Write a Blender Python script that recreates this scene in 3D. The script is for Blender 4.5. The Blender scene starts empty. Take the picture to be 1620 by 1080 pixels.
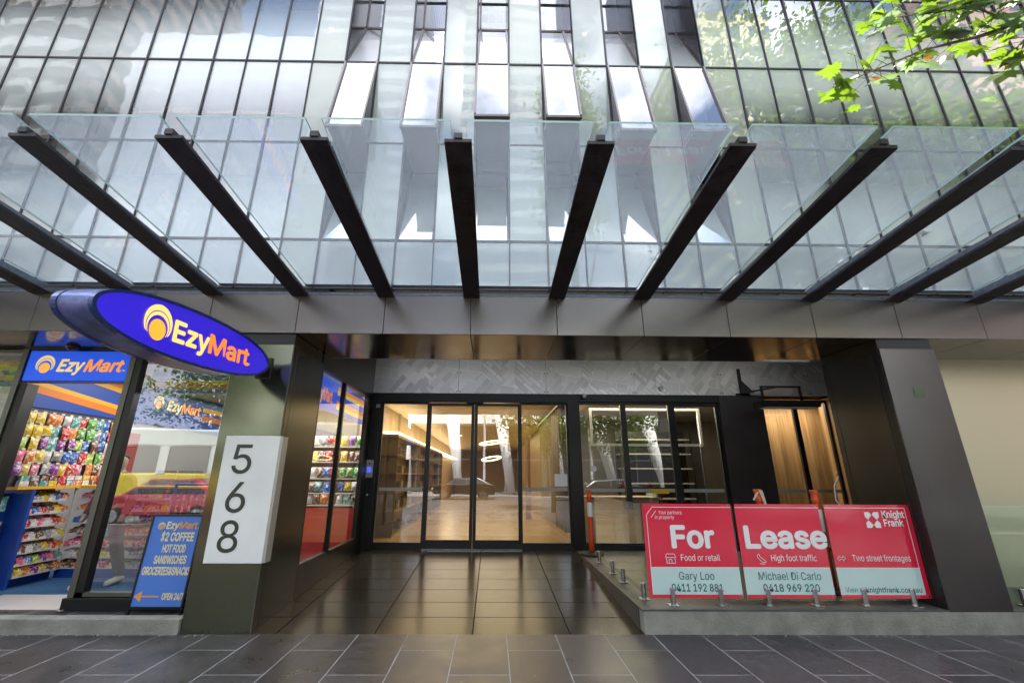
import bpy, bmesh, math, random
from mathutils import Vector, Matrix
R = math.radians
random.seed(7)
sc = bpy.context.scene
COL = sc.collection

# ------------------------------------------------------------------ camera
cd = bpy.data.cameras.new("camera"); cam = bpy.data.objects.new("camera", cd); COL.objects.link(cam)
cd.sensor_width = 36; cd.lens = 679.04 / 1620 * 36
cd.shift_x = (810 - 787.83) / 1620; cd.clip_start = 0.05; cd.clip_end = 1000
def cam_rot(p, y, r):
    cp, sp, cy, sy, cr, sr = math.cos(p), math.sin(p), math.cos(y), math.sin(y), math.cos(r), math.sin(r)
    fwd = Vector((sy * cp, cy * cp, sp)); right = Vector((cy, -sy, 0)); up = right.cross(fwd)
    r2 = cr * right + sr * up; u2 = -sr * right + cr * up
    return Matrix((r2, u2, -fwd)).transposed()
cam.matrix_world = Matrix.Translation((0, 0, 1.5)) @ cam_rot(R(17.235), R(0.664), R(0.309)).to_4x4()
sc.camera = cam

# ------------------------------------------------------------------ sky, sun, exposure
SUN_EL, SUN_AZ = 68, 12
w = bpy.data.worlds.new("World"); sc.world = w; w.use_nodes = True
nt = w.node_tree; N = nt.nodes; L = nt.links
bg = N['Background']; bg.inputs['Strength'].default_value = 0.15
sky = N.new('ShaderNodeTexSky'); sky.sky_type = 'NISHITA'; sky.sun_disc = False
sky.sun_elevation = R(SUN_EL); sky.sun_rotation = R(SUN_AZ); sky.air_density = 1.0; sky.dust_density = 1.5
tc = N.new('ShaderNodeTexCoord'); mp = N.new('ShaderNodeMapping'); mp.inputs['Scale'].default_value = (1, 1, 2.2)
nz = N.new('ShaderNodeTexNoise'); nz.inputs['Scale'].default_value = 2.6; nz.inputs['Detail'].default_value = 6
nz.inputs['Roughness'].default_value = 0.55
rp = N.new('ShaderNodeValToRGB'); rp.color_ramp.elements[0].position = 0.42; rp.color_ramp.elements[1].position = 0.62
mx = N.new('ShaderNodeMix'); mx.data_type = 'RGBA'; mx.inputs['B'].default_value = (12.5, 12.8, 13.8, 1)
L.new(tc.outputs['Generated'], mp.inputs['Vector']); L.new(mp.outputs['Vector'], nz.inputs['Vector'])
L.new(nz.outputs['Fac'], rp.inputs['Fac']); L.new(rp.outputs['Color'], mx.inputs['Factor'])
L.new(sky.outputs['Color'], mx.inputs['A']); L.new(mx.outputs['Result'], bg.inputs['Color'])
sl = bpy.data.lights.new("sun", 'SUN'); sl.energy = 5.0; sl.angle = R(0.6); sl.color = (1.0, 0.95, 0.87)
so = bpy.data.objects.new("sun", sl); COL.objects.link(so)
sd = Vector((math.sin(R(SUN_AZ)) * math.cos(R(SUN_EL)), math.cos(R(SUN_AZ)) * math.cos(R(SUN_EL)), math.sin(R(SUN_EL))))
so.rotation_euler = (-sd).to_track_quat('-Z', 'Y').to_euler(); so.location = sd * 60
sc.view_settings.view_transform = 'Standard'; sc.view_settings.look = 'None'
sc.view_settings.exposure = 1.85; sc.view_settings.gamma = 1.0
sc.render.engine = 'CYCLES'
cy = sc.cycles
cy.max_bounces = 10; cy.diffuse_bounces = 4; cy.glossy_bounces = 6; cy.transmission_bounces = 8; cy.transparent_max_bounces = 24
cy.use_denoising = True; cy.sample_clamp_indirect = 6; cy.caustics_reflective = False; cy.caustics_refractive = False

# ------------------------------------------------------------------ helpers
W = {}
def tag(o, label=None, cat=None, group=None, kind=None):
    if label: o['label'] = label
    if cat: o['category'] = cat
    if group: o['group'] = group
    if kind: o['kind'] = kind
    return o
def empty(name, loc, label=None, cat=None, group=None):
    o = bpy.data.objects.new(name, None); COL.objects.link(o); o.location = loc; o.empty_display_size = 0.1
    W[o.name] = Vector(loc)
    return tag(o, label, cat, group)
class MB:
    def __init__(s): s.v = []; s.f = []
    def add(s, vs, fs):
        n = len(s.v); s.v += [tuple(v) for v in vs]; s.f += [tuple(i + n for i in f) for f in fs]; return s
    def box(s, x0, x1, y0, y1, z0, z1):
        return s.add([(x0,y0,z0),(x1,y0,z0),(x1,y1,z0),(x0,y1,z0),(x0,y0,z1),(x1,y0,z1),(x1,y1,z1),(x0,y1,z1)],
                     [(0,3,2,1),(4,5,6,7),(0,1,5,4),(1,2,6,5),(2,3,7,6),(3,0,4,7)])
    def quad(s, a, b, c, d): return s.add([a, b, c, d], [(0,1,2,3)])
    def prism(s, poly, n):      # poly: 3D points in a plane, n: extrusion vector
        n = Vector(n); k = len(poly); a = [Vector(p) for p in poly]; b = [p + n for p in a]
        return s.add(a + b, [tuple(range(k))[::-1], tuple(range(k, 2*k))] + [(i, (i+1) % k, k + (i+1) % k, k + i) for i in range(k)])
    def hexa(s, p):             # eight points, bottom four then top four
        return s.add(p, [(0,3,2,1),(4,5,6,7),(0,1,5,4),(1,2,6,5),(2,3,7,6),(3,0,4,7)])
    def bar(s, a, b, wx, wz):   # square bar between two points
        a = Vector(a); b = Vector(b); d = (b - a).normalized()
        u = d.cross(Vector((0,0,1)));
        if u.length < 1e-3: u = Vector((1,0,0))
        u.normalize(); v = u.cross(d).normalized(); u *= wx/2; v *= wz/2
        return s.hexa([a-u-v, a+u-v, b+u-v, b-u-v, a-u+v, a+u+v, b+u+v, b-u+v])
    def tube(s, pts, r, n=10, caps=True):
        pts = [Vector(p) for p in pts]; rs = r if isinstance(r, (list, tuple)) else [r]*len(pts)
        rings = []; u = None
        for i, p in enumerate(pts):
            d = (pts[min(i+1, len(pts)-1)] - pts[max(i-1, 0)]).normalized()
            if u is None:
                u = d.cross(Vector((0,0,1)))
                if u.length < 1e-3: u = d.cross(Vector((1,0,0)))
            u = (u - d*u.dot(d)).normalized(); v = d.cross(u)
            rings.append([p + (u*math.cos(2*math.pi*k/n) + v*math.sin(2*math.pi*k/n))*rs[i] for k in range(n)])
        base = len(s.v)
        for rg in rings: s.v += [tuple(q) for q in rg]
        for i in range(len(rings)-1):
            for k in range(n):
                a = base+i*n+k; b = base+i*n+(k+1) % n
                s.f.append((a, b, b+n, a+n))
        if caps:
            s.f.append(tuple(base+k for k in range(n))[::-1]); s.f.append(tuple(base+(len(rings)-1)*n+k for k in range(n)))
        return s
    def disc(s, c, r, nrm, n=24):
        c = Vector(c); q = Vector(nrm).to_track_quat('Z', 'Y')
        return s.add([c + q @ Vector((r*math.cos(2*math.pi*k/n), r*math.sin(2*math.pi*k/n), 0)) for k in range(n)], [tuple(range(n))])
    def obj(s, name, m, parent=None, loc=None, smooth=False, bevel=0, **kw):
        if parent is not None: o0 = W[parent.name]
        else: o0 = Vector(loc) if loc is not None else Vector((0,0,0))
        me = bpy.data.meshes.new(name); me.from_pydata([tuple(Vector(v) - o0) for v in s.v], [], s.f); me.validate()
        me.update()
        for mm in (m if isinstance(m, (list, tuple)) else [m]): me.materials.append(mm)
        if smooth: me.polygons.foreach_set('use_smooth', [True]*len(me.polygons))
        o = bpy.data.objects.new(name, me); COL.objects.link(o)
        if parent is not None: o.parent = parent
        else: o.location = o0
        W[o.name] = o0
        if bevel:
            b = o.modifiers.new('bevel', 'BEVEL'); b.width = bevel; b.segments = 2; b.limit_method = 'ANGLE'
        return tag(o, **kw)
def bx(*a): return MB().box(*a)
def struct(name, mb, m): return mb.obj(name, m, kind='structure')
def copy_tree(o, loc, parent=None):
    c = o.copy(); COL.objects.link(c)
    if parent is None: c.location = loc
    else: c.parent = parent
    for ch in o.children: copy_tree(ch, None, c)
    return c

# fonts: the family shipped inside Blender, else the built-in one
try:
    import os
    FONT = bpy.data.fonts.load(os.path.join(bpy.utils.system_resource('DATAFILES'), 'fonts', 'Inter.woff2'))
except Exception:
    FONT = None
HC = [0]
def cap_height():
    cu = bpy.data.curves.new('t', 'FONT'); cu.body = 'H'; cu.size = 1
    if FONT: cu.font = FONT
    ob = bpy.data.objects.new('t', cu); COL.objects.link(ob)
    dg = bpy.context.evaluated_depsgraph_get(); dg.update()
    me = bpy.data.meshes.new_from_object(ob.evaluated_get(dg)); ys = [v.co.y for v in me.vertices]
    bpy.data.objects.remove(ob); return max(ys) - min(ys)
def text_obj(name, txt, m, parent, origin, right, up, size, width=None, bold=0.0, shear=0.0, align='LEFT', depth=0.002, loc=None, squash=None, **kw):
    """lettering laid on a plane: origin = baseline start (or centre), right/up = unit vectors"""
    cu = bpy.data.curves.new('t', 'FONT'); cu.body = txt; cu.size = 1; cu.align_x = align
    if FONT: cu.font = FONT
    cu.offset = 0; cu.shear = shear; cu.extrude = 0
    ob = bpy.data.objects.new('t', cu); COL.objects.link(ob)
    dg = bpy.context.evaluated_depsgraph_get(); dg.update()
    me = bpy.data.meshes.new_from_object(ob.evaluated_get(dg))
    xs = [v.co.x for v in me.vertices]; wd = max(xs) - min(xs)
    if not HC[0]: HC[0] = cap_height()
    size *= .727/HC[0]
    k = size
    kx = (width / wd) if width else (squash or 1) * size
    right = Vector(right).normalized(); up = Vector(up).normalized(); n = right.cross(up)
    mb = MB(); base = Vector(origin)
    fs = [tuple(p.vertices) for p in me.polygons]
    st = [(0, 0)]
    if bold > 0:
        st = [(math.cos(a*math.pi/4)*bold, math.sin(a*math.pi/4)*bold) for a in range(8)] + [(0, 0)]
        if bold > .03: st += [(a*.5, b*.5) for a, b in st[:8]]
    for q, (du, dv) in enumerate(st):   # heavier weight: the outline laid down again a hair to each side
        mb.add([base + right*((v.co.x+du)*kx) + up*((v.co.y+dv)*k) + n*(depth + q*.00006) for v in me.vertices], fs)
    bpy.data.objects.remove(ob)
    return mb.obj(name, m, parent, loc, **kw)

# ------------------------------------------------------------------ materials
TONE = .72      # paint values as measured, brought down to the exposure used
KEEP = ('void_', 'soffit_back', 'office_', 'column_white', 'white_render', 'pale_sealant', 'lobby_', 'vestibule', 'timber', 'heater_grille', 'heater_element')
def mat(name, col, rough=0.5, metal=0.0, var=0.0, vscale=3.0, bump=0.0, bscale=40.0, spec=0.5, emit=None, estr=0.0, coat=0.0, rvar=0.0, trans=0.0):
    if not name.startswith(KEEP): col = tuple(c*TONE for c in col)
    estr *= TONE
    m = bpy.data.materials.new(name); m.use_nodes = True; t = m.node_tree; b = t.nodes['Principled BSDF']
    b.inputs['Base Color'].default_value = (*col, 1); b.inputs['Roughness'].default_value = rough
    b.inputs['Metallic'].default_value = metal; b.inputs['Specular IOR Level'].default_value = spec
    b.inputs['Coat Weight'].default_value = coat; b.inputs['Coat Roughness'].default_value = 0.08
    if emit: b.inputs['Emission Color'].default_value = (*emit, 1); b.inputs['Emission Strength'].default_value = estr
    g = t.nodes.new('ShaderNodeNewGeometry')
    if var or rvar:
        n = t.nodes.new('ShaderNodeTexNoise'); n.inputs['Scale'].default_value = vscale; n.inputs['Detail'].default_value = 7; n.inputs['Roughness'].default_value = 0.6
        t.links.new(g.outputs['Position'], n.inputs['Vector'])
        if var:
            r = t.nodes.new('ShaderNodeMapRange'); r.inputs['From Min'].default_value = .3; r.inputs['From Max'].default_value = .7
            r.inputs['To Min'].default_value = 1 - var; r.inputs['To Max'].default_value = 1 + var
            x = t.nodes.new('ShaderNodeMix'); x.data_type = 'RGBA'; x.blend_type = 'MULTIPLY'; x.inputs['Factor'].default_value = 1
            x.inputs['A'].default_value = (*col, 1)
            t.links.new(n.outputs['Fac'], r.inputs['Value']); t.links.new(r.outputs['Result'], x.inputs['B']); t.links.new(x.outputs['Result'], b.inputs['Base Color'])
        if rvar:
            r = t.nodes.new('ShaderNodeMapRange'); r.inputs['From Min'].default_value = .35; r.inputs['From Max'].default_value = .65
            r.inputs['To Min'].default_value = max(0.02, rough - rvar); r.inputs['To Max'].default_value = rough + rvar
            t.links.new(n.outputs['Fac'], r.inputs['Value']); t.links.new(r.outputs['Result'], b.inputs['Roughness'])
    if bump:
        n2 = t.nodes.new('ShaderNodeTexNoise'); n2.inputs['Scale'].default_value = bscale; n2.inputs['Detail'].default_value = 4
        t.links.new(g.outputs['Position'], n2.inputs['Vector'])
        bp = t.nodes.new('ShaderNodeBump'); bp.inputs['Strength'].default_value = bump; bp.inputs['Distance'].default_value = 0.02
        t.links.new(n2.outputs['Fac'], bp.inputs['Height']); t.links.new(bp.outputs['Normal'], b.inputs['Normal'])
    return m
def glass(name, tint=(1,1,1), base=0.06, gain=1.6, rough=0.0, wave=0.0, wscale=1.2, frit=None, dirt=0.0, fritcol=(.88,.93,.91), behind=None):
    """thin sheet of glass: transparent + mirror by Fresnel, optional waviness, frit bands by height, dirt speckle"""
    m = bpy.data.materials.new(name); m.use_nodes = True; t = m.node_tree; nd = t.nodes; lk = t.links
    for n in list(nd): nd.remove(n)
    out = nd.new('ShaderNodeOutputMaterial'); tr = nd.new('ShaderNodeBsdfTransparent'); tr.inputs['Color'].default_value = (*tint, 1)
    gl = nd.new('ShaderNodeBsdfGlossy'); gl.inputs['Roughness'].default_value = rough
    geo = nd.new('ShaderNodeNewGeometry')
    fr = nd.new('ShaderNodeLayerWeight'); fr.inputs['Blend'].default_value = .5
    pw = nd.new('ShaderNodeMath'); pw.operation = 'POWER'; pw.inputs[1].default_value = 4.0; lk.new(fr.outputs['Facing'], pw.inputs[0])
    ma = nd.new('ShaderNodeMath'); ma.operation = 'MULTIPLY_ADD'; ma.inputs[1].default_value = min(.9, gain*.45); ma.inputs[2].default_value = base + .03; ma.use_clamp = True
    lk.new(pw.outputs[0], ma.inputs[0])
    if wave:
        n = nd.new('ShaderNodeTexNoise'); n.inputs['Scale'].default_value = wscale; n.inputs['Detail'].default_value = 1.5
        lk.new(geo.outputs['Position'], n.inputs['Vector'])
        bp = nd.new('ShaderNodeBump'); bp.inputs['Strength'].default_value = wave; bp.inputs['Distance'].default_value = 0.05
        lk.new(n.outputs['Fac'], bp.inputs['Height']); lk.new(bp.outputs['Normal'], gl.inputs['Normal'])
    mix = nd.new('ShaderNodeMixShader'); lk.new(ma.outputs[0], mix.inputs['Fac'])
    under = tr.outputs[0]
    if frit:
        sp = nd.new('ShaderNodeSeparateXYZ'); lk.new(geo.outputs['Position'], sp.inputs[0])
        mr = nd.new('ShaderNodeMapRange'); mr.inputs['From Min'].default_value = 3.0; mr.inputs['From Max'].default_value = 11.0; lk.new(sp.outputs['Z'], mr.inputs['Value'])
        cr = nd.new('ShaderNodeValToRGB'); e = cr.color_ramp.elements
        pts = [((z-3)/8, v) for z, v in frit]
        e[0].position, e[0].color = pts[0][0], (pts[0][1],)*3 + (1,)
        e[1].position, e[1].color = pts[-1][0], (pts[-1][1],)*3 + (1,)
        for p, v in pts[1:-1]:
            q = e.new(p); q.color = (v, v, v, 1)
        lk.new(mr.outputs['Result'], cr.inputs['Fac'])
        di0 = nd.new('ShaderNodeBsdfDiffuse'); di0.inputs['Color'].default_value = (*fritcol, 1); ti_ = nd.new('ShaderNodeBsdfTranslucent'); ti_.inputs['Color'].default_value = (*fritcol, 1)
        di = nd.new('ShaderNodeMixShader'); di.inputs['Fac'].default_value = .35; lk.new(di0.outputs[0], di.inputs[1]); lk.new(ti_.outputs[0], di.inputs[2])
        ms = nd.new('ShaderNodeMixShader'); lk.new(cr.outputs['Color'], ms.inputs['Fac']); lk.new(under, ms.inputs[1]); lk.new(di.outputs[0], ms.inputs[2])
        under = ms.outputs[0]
    if dirt:
        n = nd.new('ShaderNodeTexNoise'); n.inputs['Scale'].default_value = 160; n.inputs['Detail'].default_value = 4; n.inputs['Roughness'].default_value = .75
        lk.new(geo.outputs['Position'], n.inputs['Vector'])
        n3 = nd.new('ShaderNodeTexNoise'); n3.inputs['Scale'].default_value = 1.7; n3.inputs['Detail'].default_value = 5
        lk.new(geo.outputs['Position'], n3.inputs['Vector'])
        cr = nd.new('ShaderNodeValToRGB'); cr.color_ramp.elements[0].position = .5; cr.color_ramp.elements[1].position = .74
        lk.new(n.outputs['Fac'], cr.inputs['Fac'])
        m2 = nd.new('ShaderNodeMath'); m2.operation = 'MULTIPLY'; lk.new(cr.outputs['Color'], m2.inputs[0]); lk.new(n3.outputs['Fac'], m2.inputs[1])
        m3 = nd.new('ShaderNodeMath'); m3.operation = 'MULTIPLY_ADD'; m3.inputs[1].default_value = dirt*3; m3.inputs[2].default_value = dirt*.45; m3.use_clamp = True
        lk.new(m2.outputs[0], m3.inputs[0])
        di = nd.new('ShaderNodeBsdfTranslucent'); di.inputs['Color'].default_value = (.75,.8,.84,1)
        ms = nd.new('ShaderNodeMixShader'); lk.new(m3.outputs[0], ms.inputs['Fac']); lk.new(under, ms.inputs[1]); lk.new(di.outputs[0], ms.inputs[2])
        under = ms.outputs[0]
    lk.new(under, mix.inputs[1]); lk.new(gl.outputs[0], mix.inputs[2]); lk.new(mix.outputs[0], out.inputs['Surface'])
    return m
def tiles(name, c1, c2, grout, rowh, length, off, y0, x0, rough, mort=0.004, metal=0, stain=0.25, slope_dir='y', bump=0.15, rv=.1, speck=.72, fine=1.0, spec=.5):
    """rows run along y (slope_dir='y') or along x"""
    c1, c2, grout = [tuple(v*TONE for v in c) for c in (c1, c2, grout)]
    m = bpy.data.materials.new(name); m.use_nodes = True; t = m.node_tree; nd = t.nodes; lk = t.links; b = nd['Principled BSDF']
    g = nd.new('ShaderNodeNewGeometry'); s = nd.new('ShaderNodeSeparateXYZ'); lk.new(g.outputs['Position'], s.inputs[0])
    cx = nd.new('ShaderNodeMath'); cx.inputs[1].default_value = -x0 + 100*(rowh if slope_dir == 'y' else length); cx.operation = 'ADD'; lk.new(s.outputs['X'], cx.inputs[0])
    cyy = nd.new('ShaderNodeMath'); cyy.inputs[1].default_value = -y0 + 100*(length if slope_dir == 'y' else rowh); cyy.operation = 'ADD'; lk.new(s.outputs['Y'], cyy.inputs[0])
    c = nd.new('ShaderNodeCombineXYZ')
    if slope_dir == 'y': lk.new(cyy.outputs[0], c.inputs['X']); lk.new(cx.outputs[0], c.inputs['Y'])
    else: lk.new(cx.outputs[0], c.inputs['X']); lk.new(cyy.outputs[0], c.inputs['Y'])
    br = nd.new('ShaderNodeTexBrick'); br.offset = off; br.inputs['Scale'].default_value = 1; br.inputs['Brick Width'].default_value = length
    br.inputs['Row Height'].default_value = rowh; br.inputs['Mortar Size'].default_value = mort; br.inputs['Mortar Smooth'].default_value = 0.1
    br.inputs['Color1'].default_value = (*c1, 1); br.inputs['Color2'].default_value = (*c2, 1); br.inputs['Mortar'].default_value = (*grout, 1); br.inputs['Bias'].default_value = 0
    lk.new(c.outputs[0], br.inputs['Vector'])
    n = nd.new('ShaderNodeTexNoise'); n.inputs['Scale'].default_value = 2.3; n.inputs['Detail'].default_value = 9; n.inputs['Roughness'].default_value = .65; lk.new(g.outputs['Position'], n.inputs['Vector'])
    mr = nd.new('ShaderNodeMapRange'); mr.inputs['From Min'].default_value = .3; mr.inputs['From Max'].default_value = .7; mr.inputs['To Min'].default_value = 1-stain; mr.inputs['To Max'].default_value = 1+stain
    lk.new(n.outputs['Fac'], mr.inputs['Value'])
    x = nd.new('ShaderNodeMix'); x.data_type = 'RGBA'; x.blend_type = 'MULTIPLY'; x.inputs['Factor'].default_value = 1
    lk.new(br.outputs['Color'], x.inputs['A']); lk.new(mr.outputs['Result'], x.inputs['B'])
    # pale specks and scuffs
    n2 = nd.new('ShaderNodeTexNoise'); n2.inputs['Scale'].default_value = 38; n2.inputs['Detail'].default_value = 3; lk.new(g.outputs['Position'], n2.inputs['Vector'])
    cr = nd.new('ShaderNodeValToRGB'); cr.color_ramp.elements[0].position = speck; cr.color_ramp.elements[1].position = speck+.06; lk.new(n2.outputs['Fac'], cr.inputs['Fac'])
    x2 = nd.new('ShaderNodeMix'); x2.data_type = 'RGBA'; x2.inputs['B'].default_value = (.3,.3,.3,1); lk.new(x.outputs['Result'], x2.inputs['A']); lk.new(cr.outputs['Color'], x2.inputs['Factor'])
    lk.new(x2.outputs['Result'], b.inputs['Base Color'])
    mr2 = nd.new('ShaderNodeMapRange'); mr2.inputs['From Min'].default_value = .3; mr2.inputs['From Max'].default_value = .7; mr2.inputs['To Min'].default_value = rough-rv; mr2.inputs['To Max'].default_value = rough+rv
    lk.new(n.outputs['Fac'], mr2.inputs['Value'])
    mrx = nd.new('ShaderNodeMath'); mrx.operation = 'MULTIPLY_ADD'; mrx.inputs[1].default_value = .6; mrx.use_clamp = True; lk.new(br.outputs['Fac'], mrx.inputs[0]); lk.new(mr2.outputs['Result'], mrx.inputs[2]); lk.new(mrx.outputs[0], b.inputs['Roughness'])
    sp2 = nd.new('ShaderNodeMapRange'); sp2.inputs['To Min'].default_value = spec; sp2.inputs['To Max'].default_value = .05; lk.new(br.outputs['Fac'], sp2.inputs['Value']); lk.new(sp2.outputs[0], b.inputs['Specular IOR Level'])
    bp = nd.new('ShaderNodeBump'); bp.inputs['Strength'].default_value = bump; bp.inputs['Distance'].default_value = 0.004
    n4 = nd.new('ShaderNodeTexNoise'); n4.inputs['Scale'].default_value = 120; n4.inputs['Detail'].default_value = 3; lk.new(g.outputs['Position'], n4.inputs['Vector'])
    ad = nd.new('ShaderNodeMath'); ad.operation = 'MULTIPLY_ADD'; ad.inputs[1].default_value = -1; lk.new(br.outputs['Fac'], ad.inputs[0]); fm = nd.new('ShaderNodeMath'); fm.operation = 'MULTIPLY'; fm.inputs[1].default_value = fine; lk.new(n4.outputs['Fac'], fm.inputs[0]); lk.new(fm.outputs[0], ad.inputs[2])
    lk.new(ad.outputs[0], bp.inputs['Height']); lk.new(bp.outputs['Normal'], b.inputs['Normal'])
    return m

M_PANEL = mat('dark_metal_panel', (.018,.018,.016), .25, .15, var=.08, vscale=.9, rvar=0)
M_FASCIA = mat('fascia_metal', (.225,.20,.185), .27, .75, var=.05, vscale=.8, rvar=0)
M_PILLARF = mat('pillar_metal', (.112,.107,.10), .20, .9, var=.10, vscale=1.2, rvar=0)
M_SOFFIT = mat('soffit_metal', (.17,.165,.16), .16, .85, rvar=.05, vscale=2)
M_BEAM = mat('beam_steel', (.034,.030,.034), .5, .3, var=.8, vscale=9, bump=.3, rvar=.15)
M_WEB = mat('beam_web_sky_tint', (.22,.25,.32), .45, .3, var=.3, vscale=20)  # bluish sky sheen on the steel put into its colour
M_BLACK = mat('black_frame', (.022,.022,.022), .35, .4)
M_FRAME = mat('shopfront_aluminium', (.16,.165,.14), .4, .6, var=.1)
M_MULL = mat('mullion_metal', (.055,.05,.055), .38, .5)
M_MULLG = mat('mullion_grey', (.20,.17,.16), .35, .7)
M_CONC = mat('kerb_concrete', (.29,.285,.25), .9, var=.32, vscale=3.0, bump=.35, bscale=60)
M_CONCTOP = mat('ledge_stone', (.07,.07,.072), .5, var=.3, vscale=6, bump=.2)
M_STEEL = mat('brushed_steel', (.6,.6,.6), .25, 1.0)
M_BEIGE = mat('sun_tinted_metal_wall', (.62,.58,.40), .32, .55, var=.03, vscale=.5, rvar=0)  # beige reflection of sunlit surroundings put into the metal's colour
M_WHITE = mat('white_panel', (.97,.99,.97), .45, var=.05, vscale=2)
M_DIGIT = mat('digit_dark_green', (.035,.045,.03), .45)
M_RED = mat('sign_red', (.92,.022,.07), .2, coat=1.0)
M_MINT = mat('sign_mint', (.68,.88,.84), .3, coat=.3)
M_SWHITE = mat('sign_white', (1.0,1.0,1.0), .35)
M_TEAL = mat('sign_teal_lettering', (.02,.16,.16), .4)
M_ORANGE = mat('safety_orange', (.85,.10,.02), .45, var=.1, vscale=12)
M_RUBBER = mat('black_rubber', (.02,.02,.02), .8, bump=.3)
M_WOOD = None
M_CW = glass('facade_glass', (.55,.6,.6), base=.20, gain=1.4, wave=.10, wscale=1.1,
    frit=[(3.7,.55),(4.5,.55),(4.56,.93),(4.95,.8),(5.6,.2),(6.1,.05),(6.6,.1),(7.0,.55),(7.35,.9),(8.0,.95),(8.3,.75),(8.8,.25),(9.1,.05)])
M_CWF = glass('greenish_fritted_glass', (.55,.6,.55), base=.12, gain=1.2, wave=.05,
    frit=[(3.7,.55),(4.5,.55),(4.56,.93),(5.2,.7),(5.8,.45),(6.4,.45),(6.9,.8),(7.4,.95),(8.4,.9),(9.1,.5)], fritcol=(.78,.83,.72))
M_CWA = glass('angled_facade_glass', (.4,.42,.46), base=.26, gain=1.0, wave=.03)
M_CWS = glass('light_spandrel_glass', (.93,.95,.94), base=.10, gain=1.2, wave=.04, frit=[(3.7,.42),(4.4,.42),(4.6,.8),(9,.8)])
M_CWB = glass('angled_sky_frit_glass', (.4,.42,.46), base=.34, gain=1.0, wave=.03,
    frit=[(4.5,.9),(5.0,.8),(5.5,.45),(6.1,.1),(7.6,.1),(7.72,.9),(8.2,.7),(8.7,.35),(9.2,.1)])  # frit strengthened to put the pale sky reflection into the facets
M_CANOPY = glass('canopy_glass', (.93,.965,.97), base=.035, gain=1.3, wave=.02, dirt=.17)
M_CANEDGE = mat('glass_edge_green', (.42,.60,.56), .15, emit=None)
M_SHOPG = glass('shop_window_glass', (.88,.90,.88), base=.20, gain=1.6, wave=.03)
M_SIDEG = glass('side_window_glass', (.95,.96,.94), base=.07, gain=1.4, wave=.02)
M_DOORG = glass('door_glass', (.86,.87,.85), base=.27, gain=1.7, wave=.02)
M_BALG = glass('balustrade_glass', (.90,.97,.93), base=.05, gain=1.6)
M_STRIP = mat('frosted_strip', (.5,.5,.45), .7)
M_PAVE = tiles('bluestone_paving', (.078,.069,.072), (.052,.047,.050), (.40,.385,.375), .4825, .99, .5, 3.995, .154, .34, mort=.005, stain=.45, speck=.70, spec=.34)
M_RECESS = tiles('entrance_tiles', (.042,.034,.024), (.030,.025,.018), (.006,.005,.004), .465, .965, 0.0, 4.865, -.18, .20, mort=.006, slope_dir='x', stain=.12, bump=.10, rv=.03, spec=.2, fine=.15, speck=.78)
M_ROAD = mat('asphalt', (.08,.08,.08), .85, var=.2, vscale=2, bump=.4)
M_LOBFLOOR = tiles('lobby_floor_tiles', (.55,.42,.26), (.50,.38,.23), (.3,.22,.13), .9, .9, 0, 8.6, 0, .22, mort=.003, stain=.05, bump=.02, rv=.03, speck=.9)
def emat(name, col, s):
    return mat(name, col, .5, emit=col, estr=s)

# wood
def wood(name, c1, c2, scale=6.0):
    m = bpy.data.materials.new(name); m.use_nodes = True; t = m.node_tree; nd = t.nodes; lk = t.links; b = nd['Principled BSDF']
    g = nd.new('ShaderNodeNewGeometry'); mp = nd.new('ShaderNodeMapping'); mp.inputs['Scale'].default_value = (scale, scale, .35); lk.new(g.outputs['Position'], mp.inputs[0])
    n = nd.new('ShaderNodeTexNoise'); n.inputs['Scale'].default_value = 2.5; n.inputs['Detail'].default_value = 8; n.inputs['Distortion'].default_value = .6; lk.new(mp.outputs[0], n.inputs['Vector'])
    cr = nd.new('ShaderNodeValToRGB'); cr.color_ramp.elements[0].position = .35; cr.color_ramp.elements[1].position = .65
    cr.color_ramp.elements[0].color = (*c1, 1); cr.color_ramp.elements[1].color = (*c2, 1); lk.new(n.outputs['Fac'], cr.inputs[0])
    s = nd.new('ShaderNodeSeparateXYZ'); lk.new(g.outputs['Position'], s.inputs[0])
    q = nd.new('ShaderNodeMath'); q.operation = 'MULTIPLY'; q.inputs[1].default_value = 7.5; lk.new(s.outputs['X'], q.inputs[0])
    fl = nd.new('ShaderNodeMath'); fl.operation = 'FLOOR'; lk.new(q.outputs[0], fl.inputs[0])
    wn = nd.new('ShaderNodeTexWhiteNoise'); wn.noise_dimensions = '1D'; lk.new(fl.outputs[0], wn.inputs['W'])
    mr = nd.new('ShaderNodeMapRange'); mr.inputs['To Min'].default_value = .75; mr.inputs['To Max'].default_value = 1.2; lk.new(wn.outputs['Value'], mr.inputs['Value'])
    x = nd.new('ShaderNodeMix'); x.data_type = 'RGBA'; x.blend_type = 'MULTIPLY'; x.inputs['Factor'].default_value = 1
    lk.new(cr.outputs[0], x.inputs['A']); lk.new(mr.outputs[0], x.inputs['B']); lk.new(x.outputs['Result'], b.inputs['Base Color'])
    b.inputs['Roughness'].default_value = .5
    return m
M_WOOD = wood('oak_boards', (.30,.17,.07), (.48,.30,.14))
M_WOODD = wood('walnut_boards', (.14,.07,.03), (.25,.13,.06))
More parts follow.
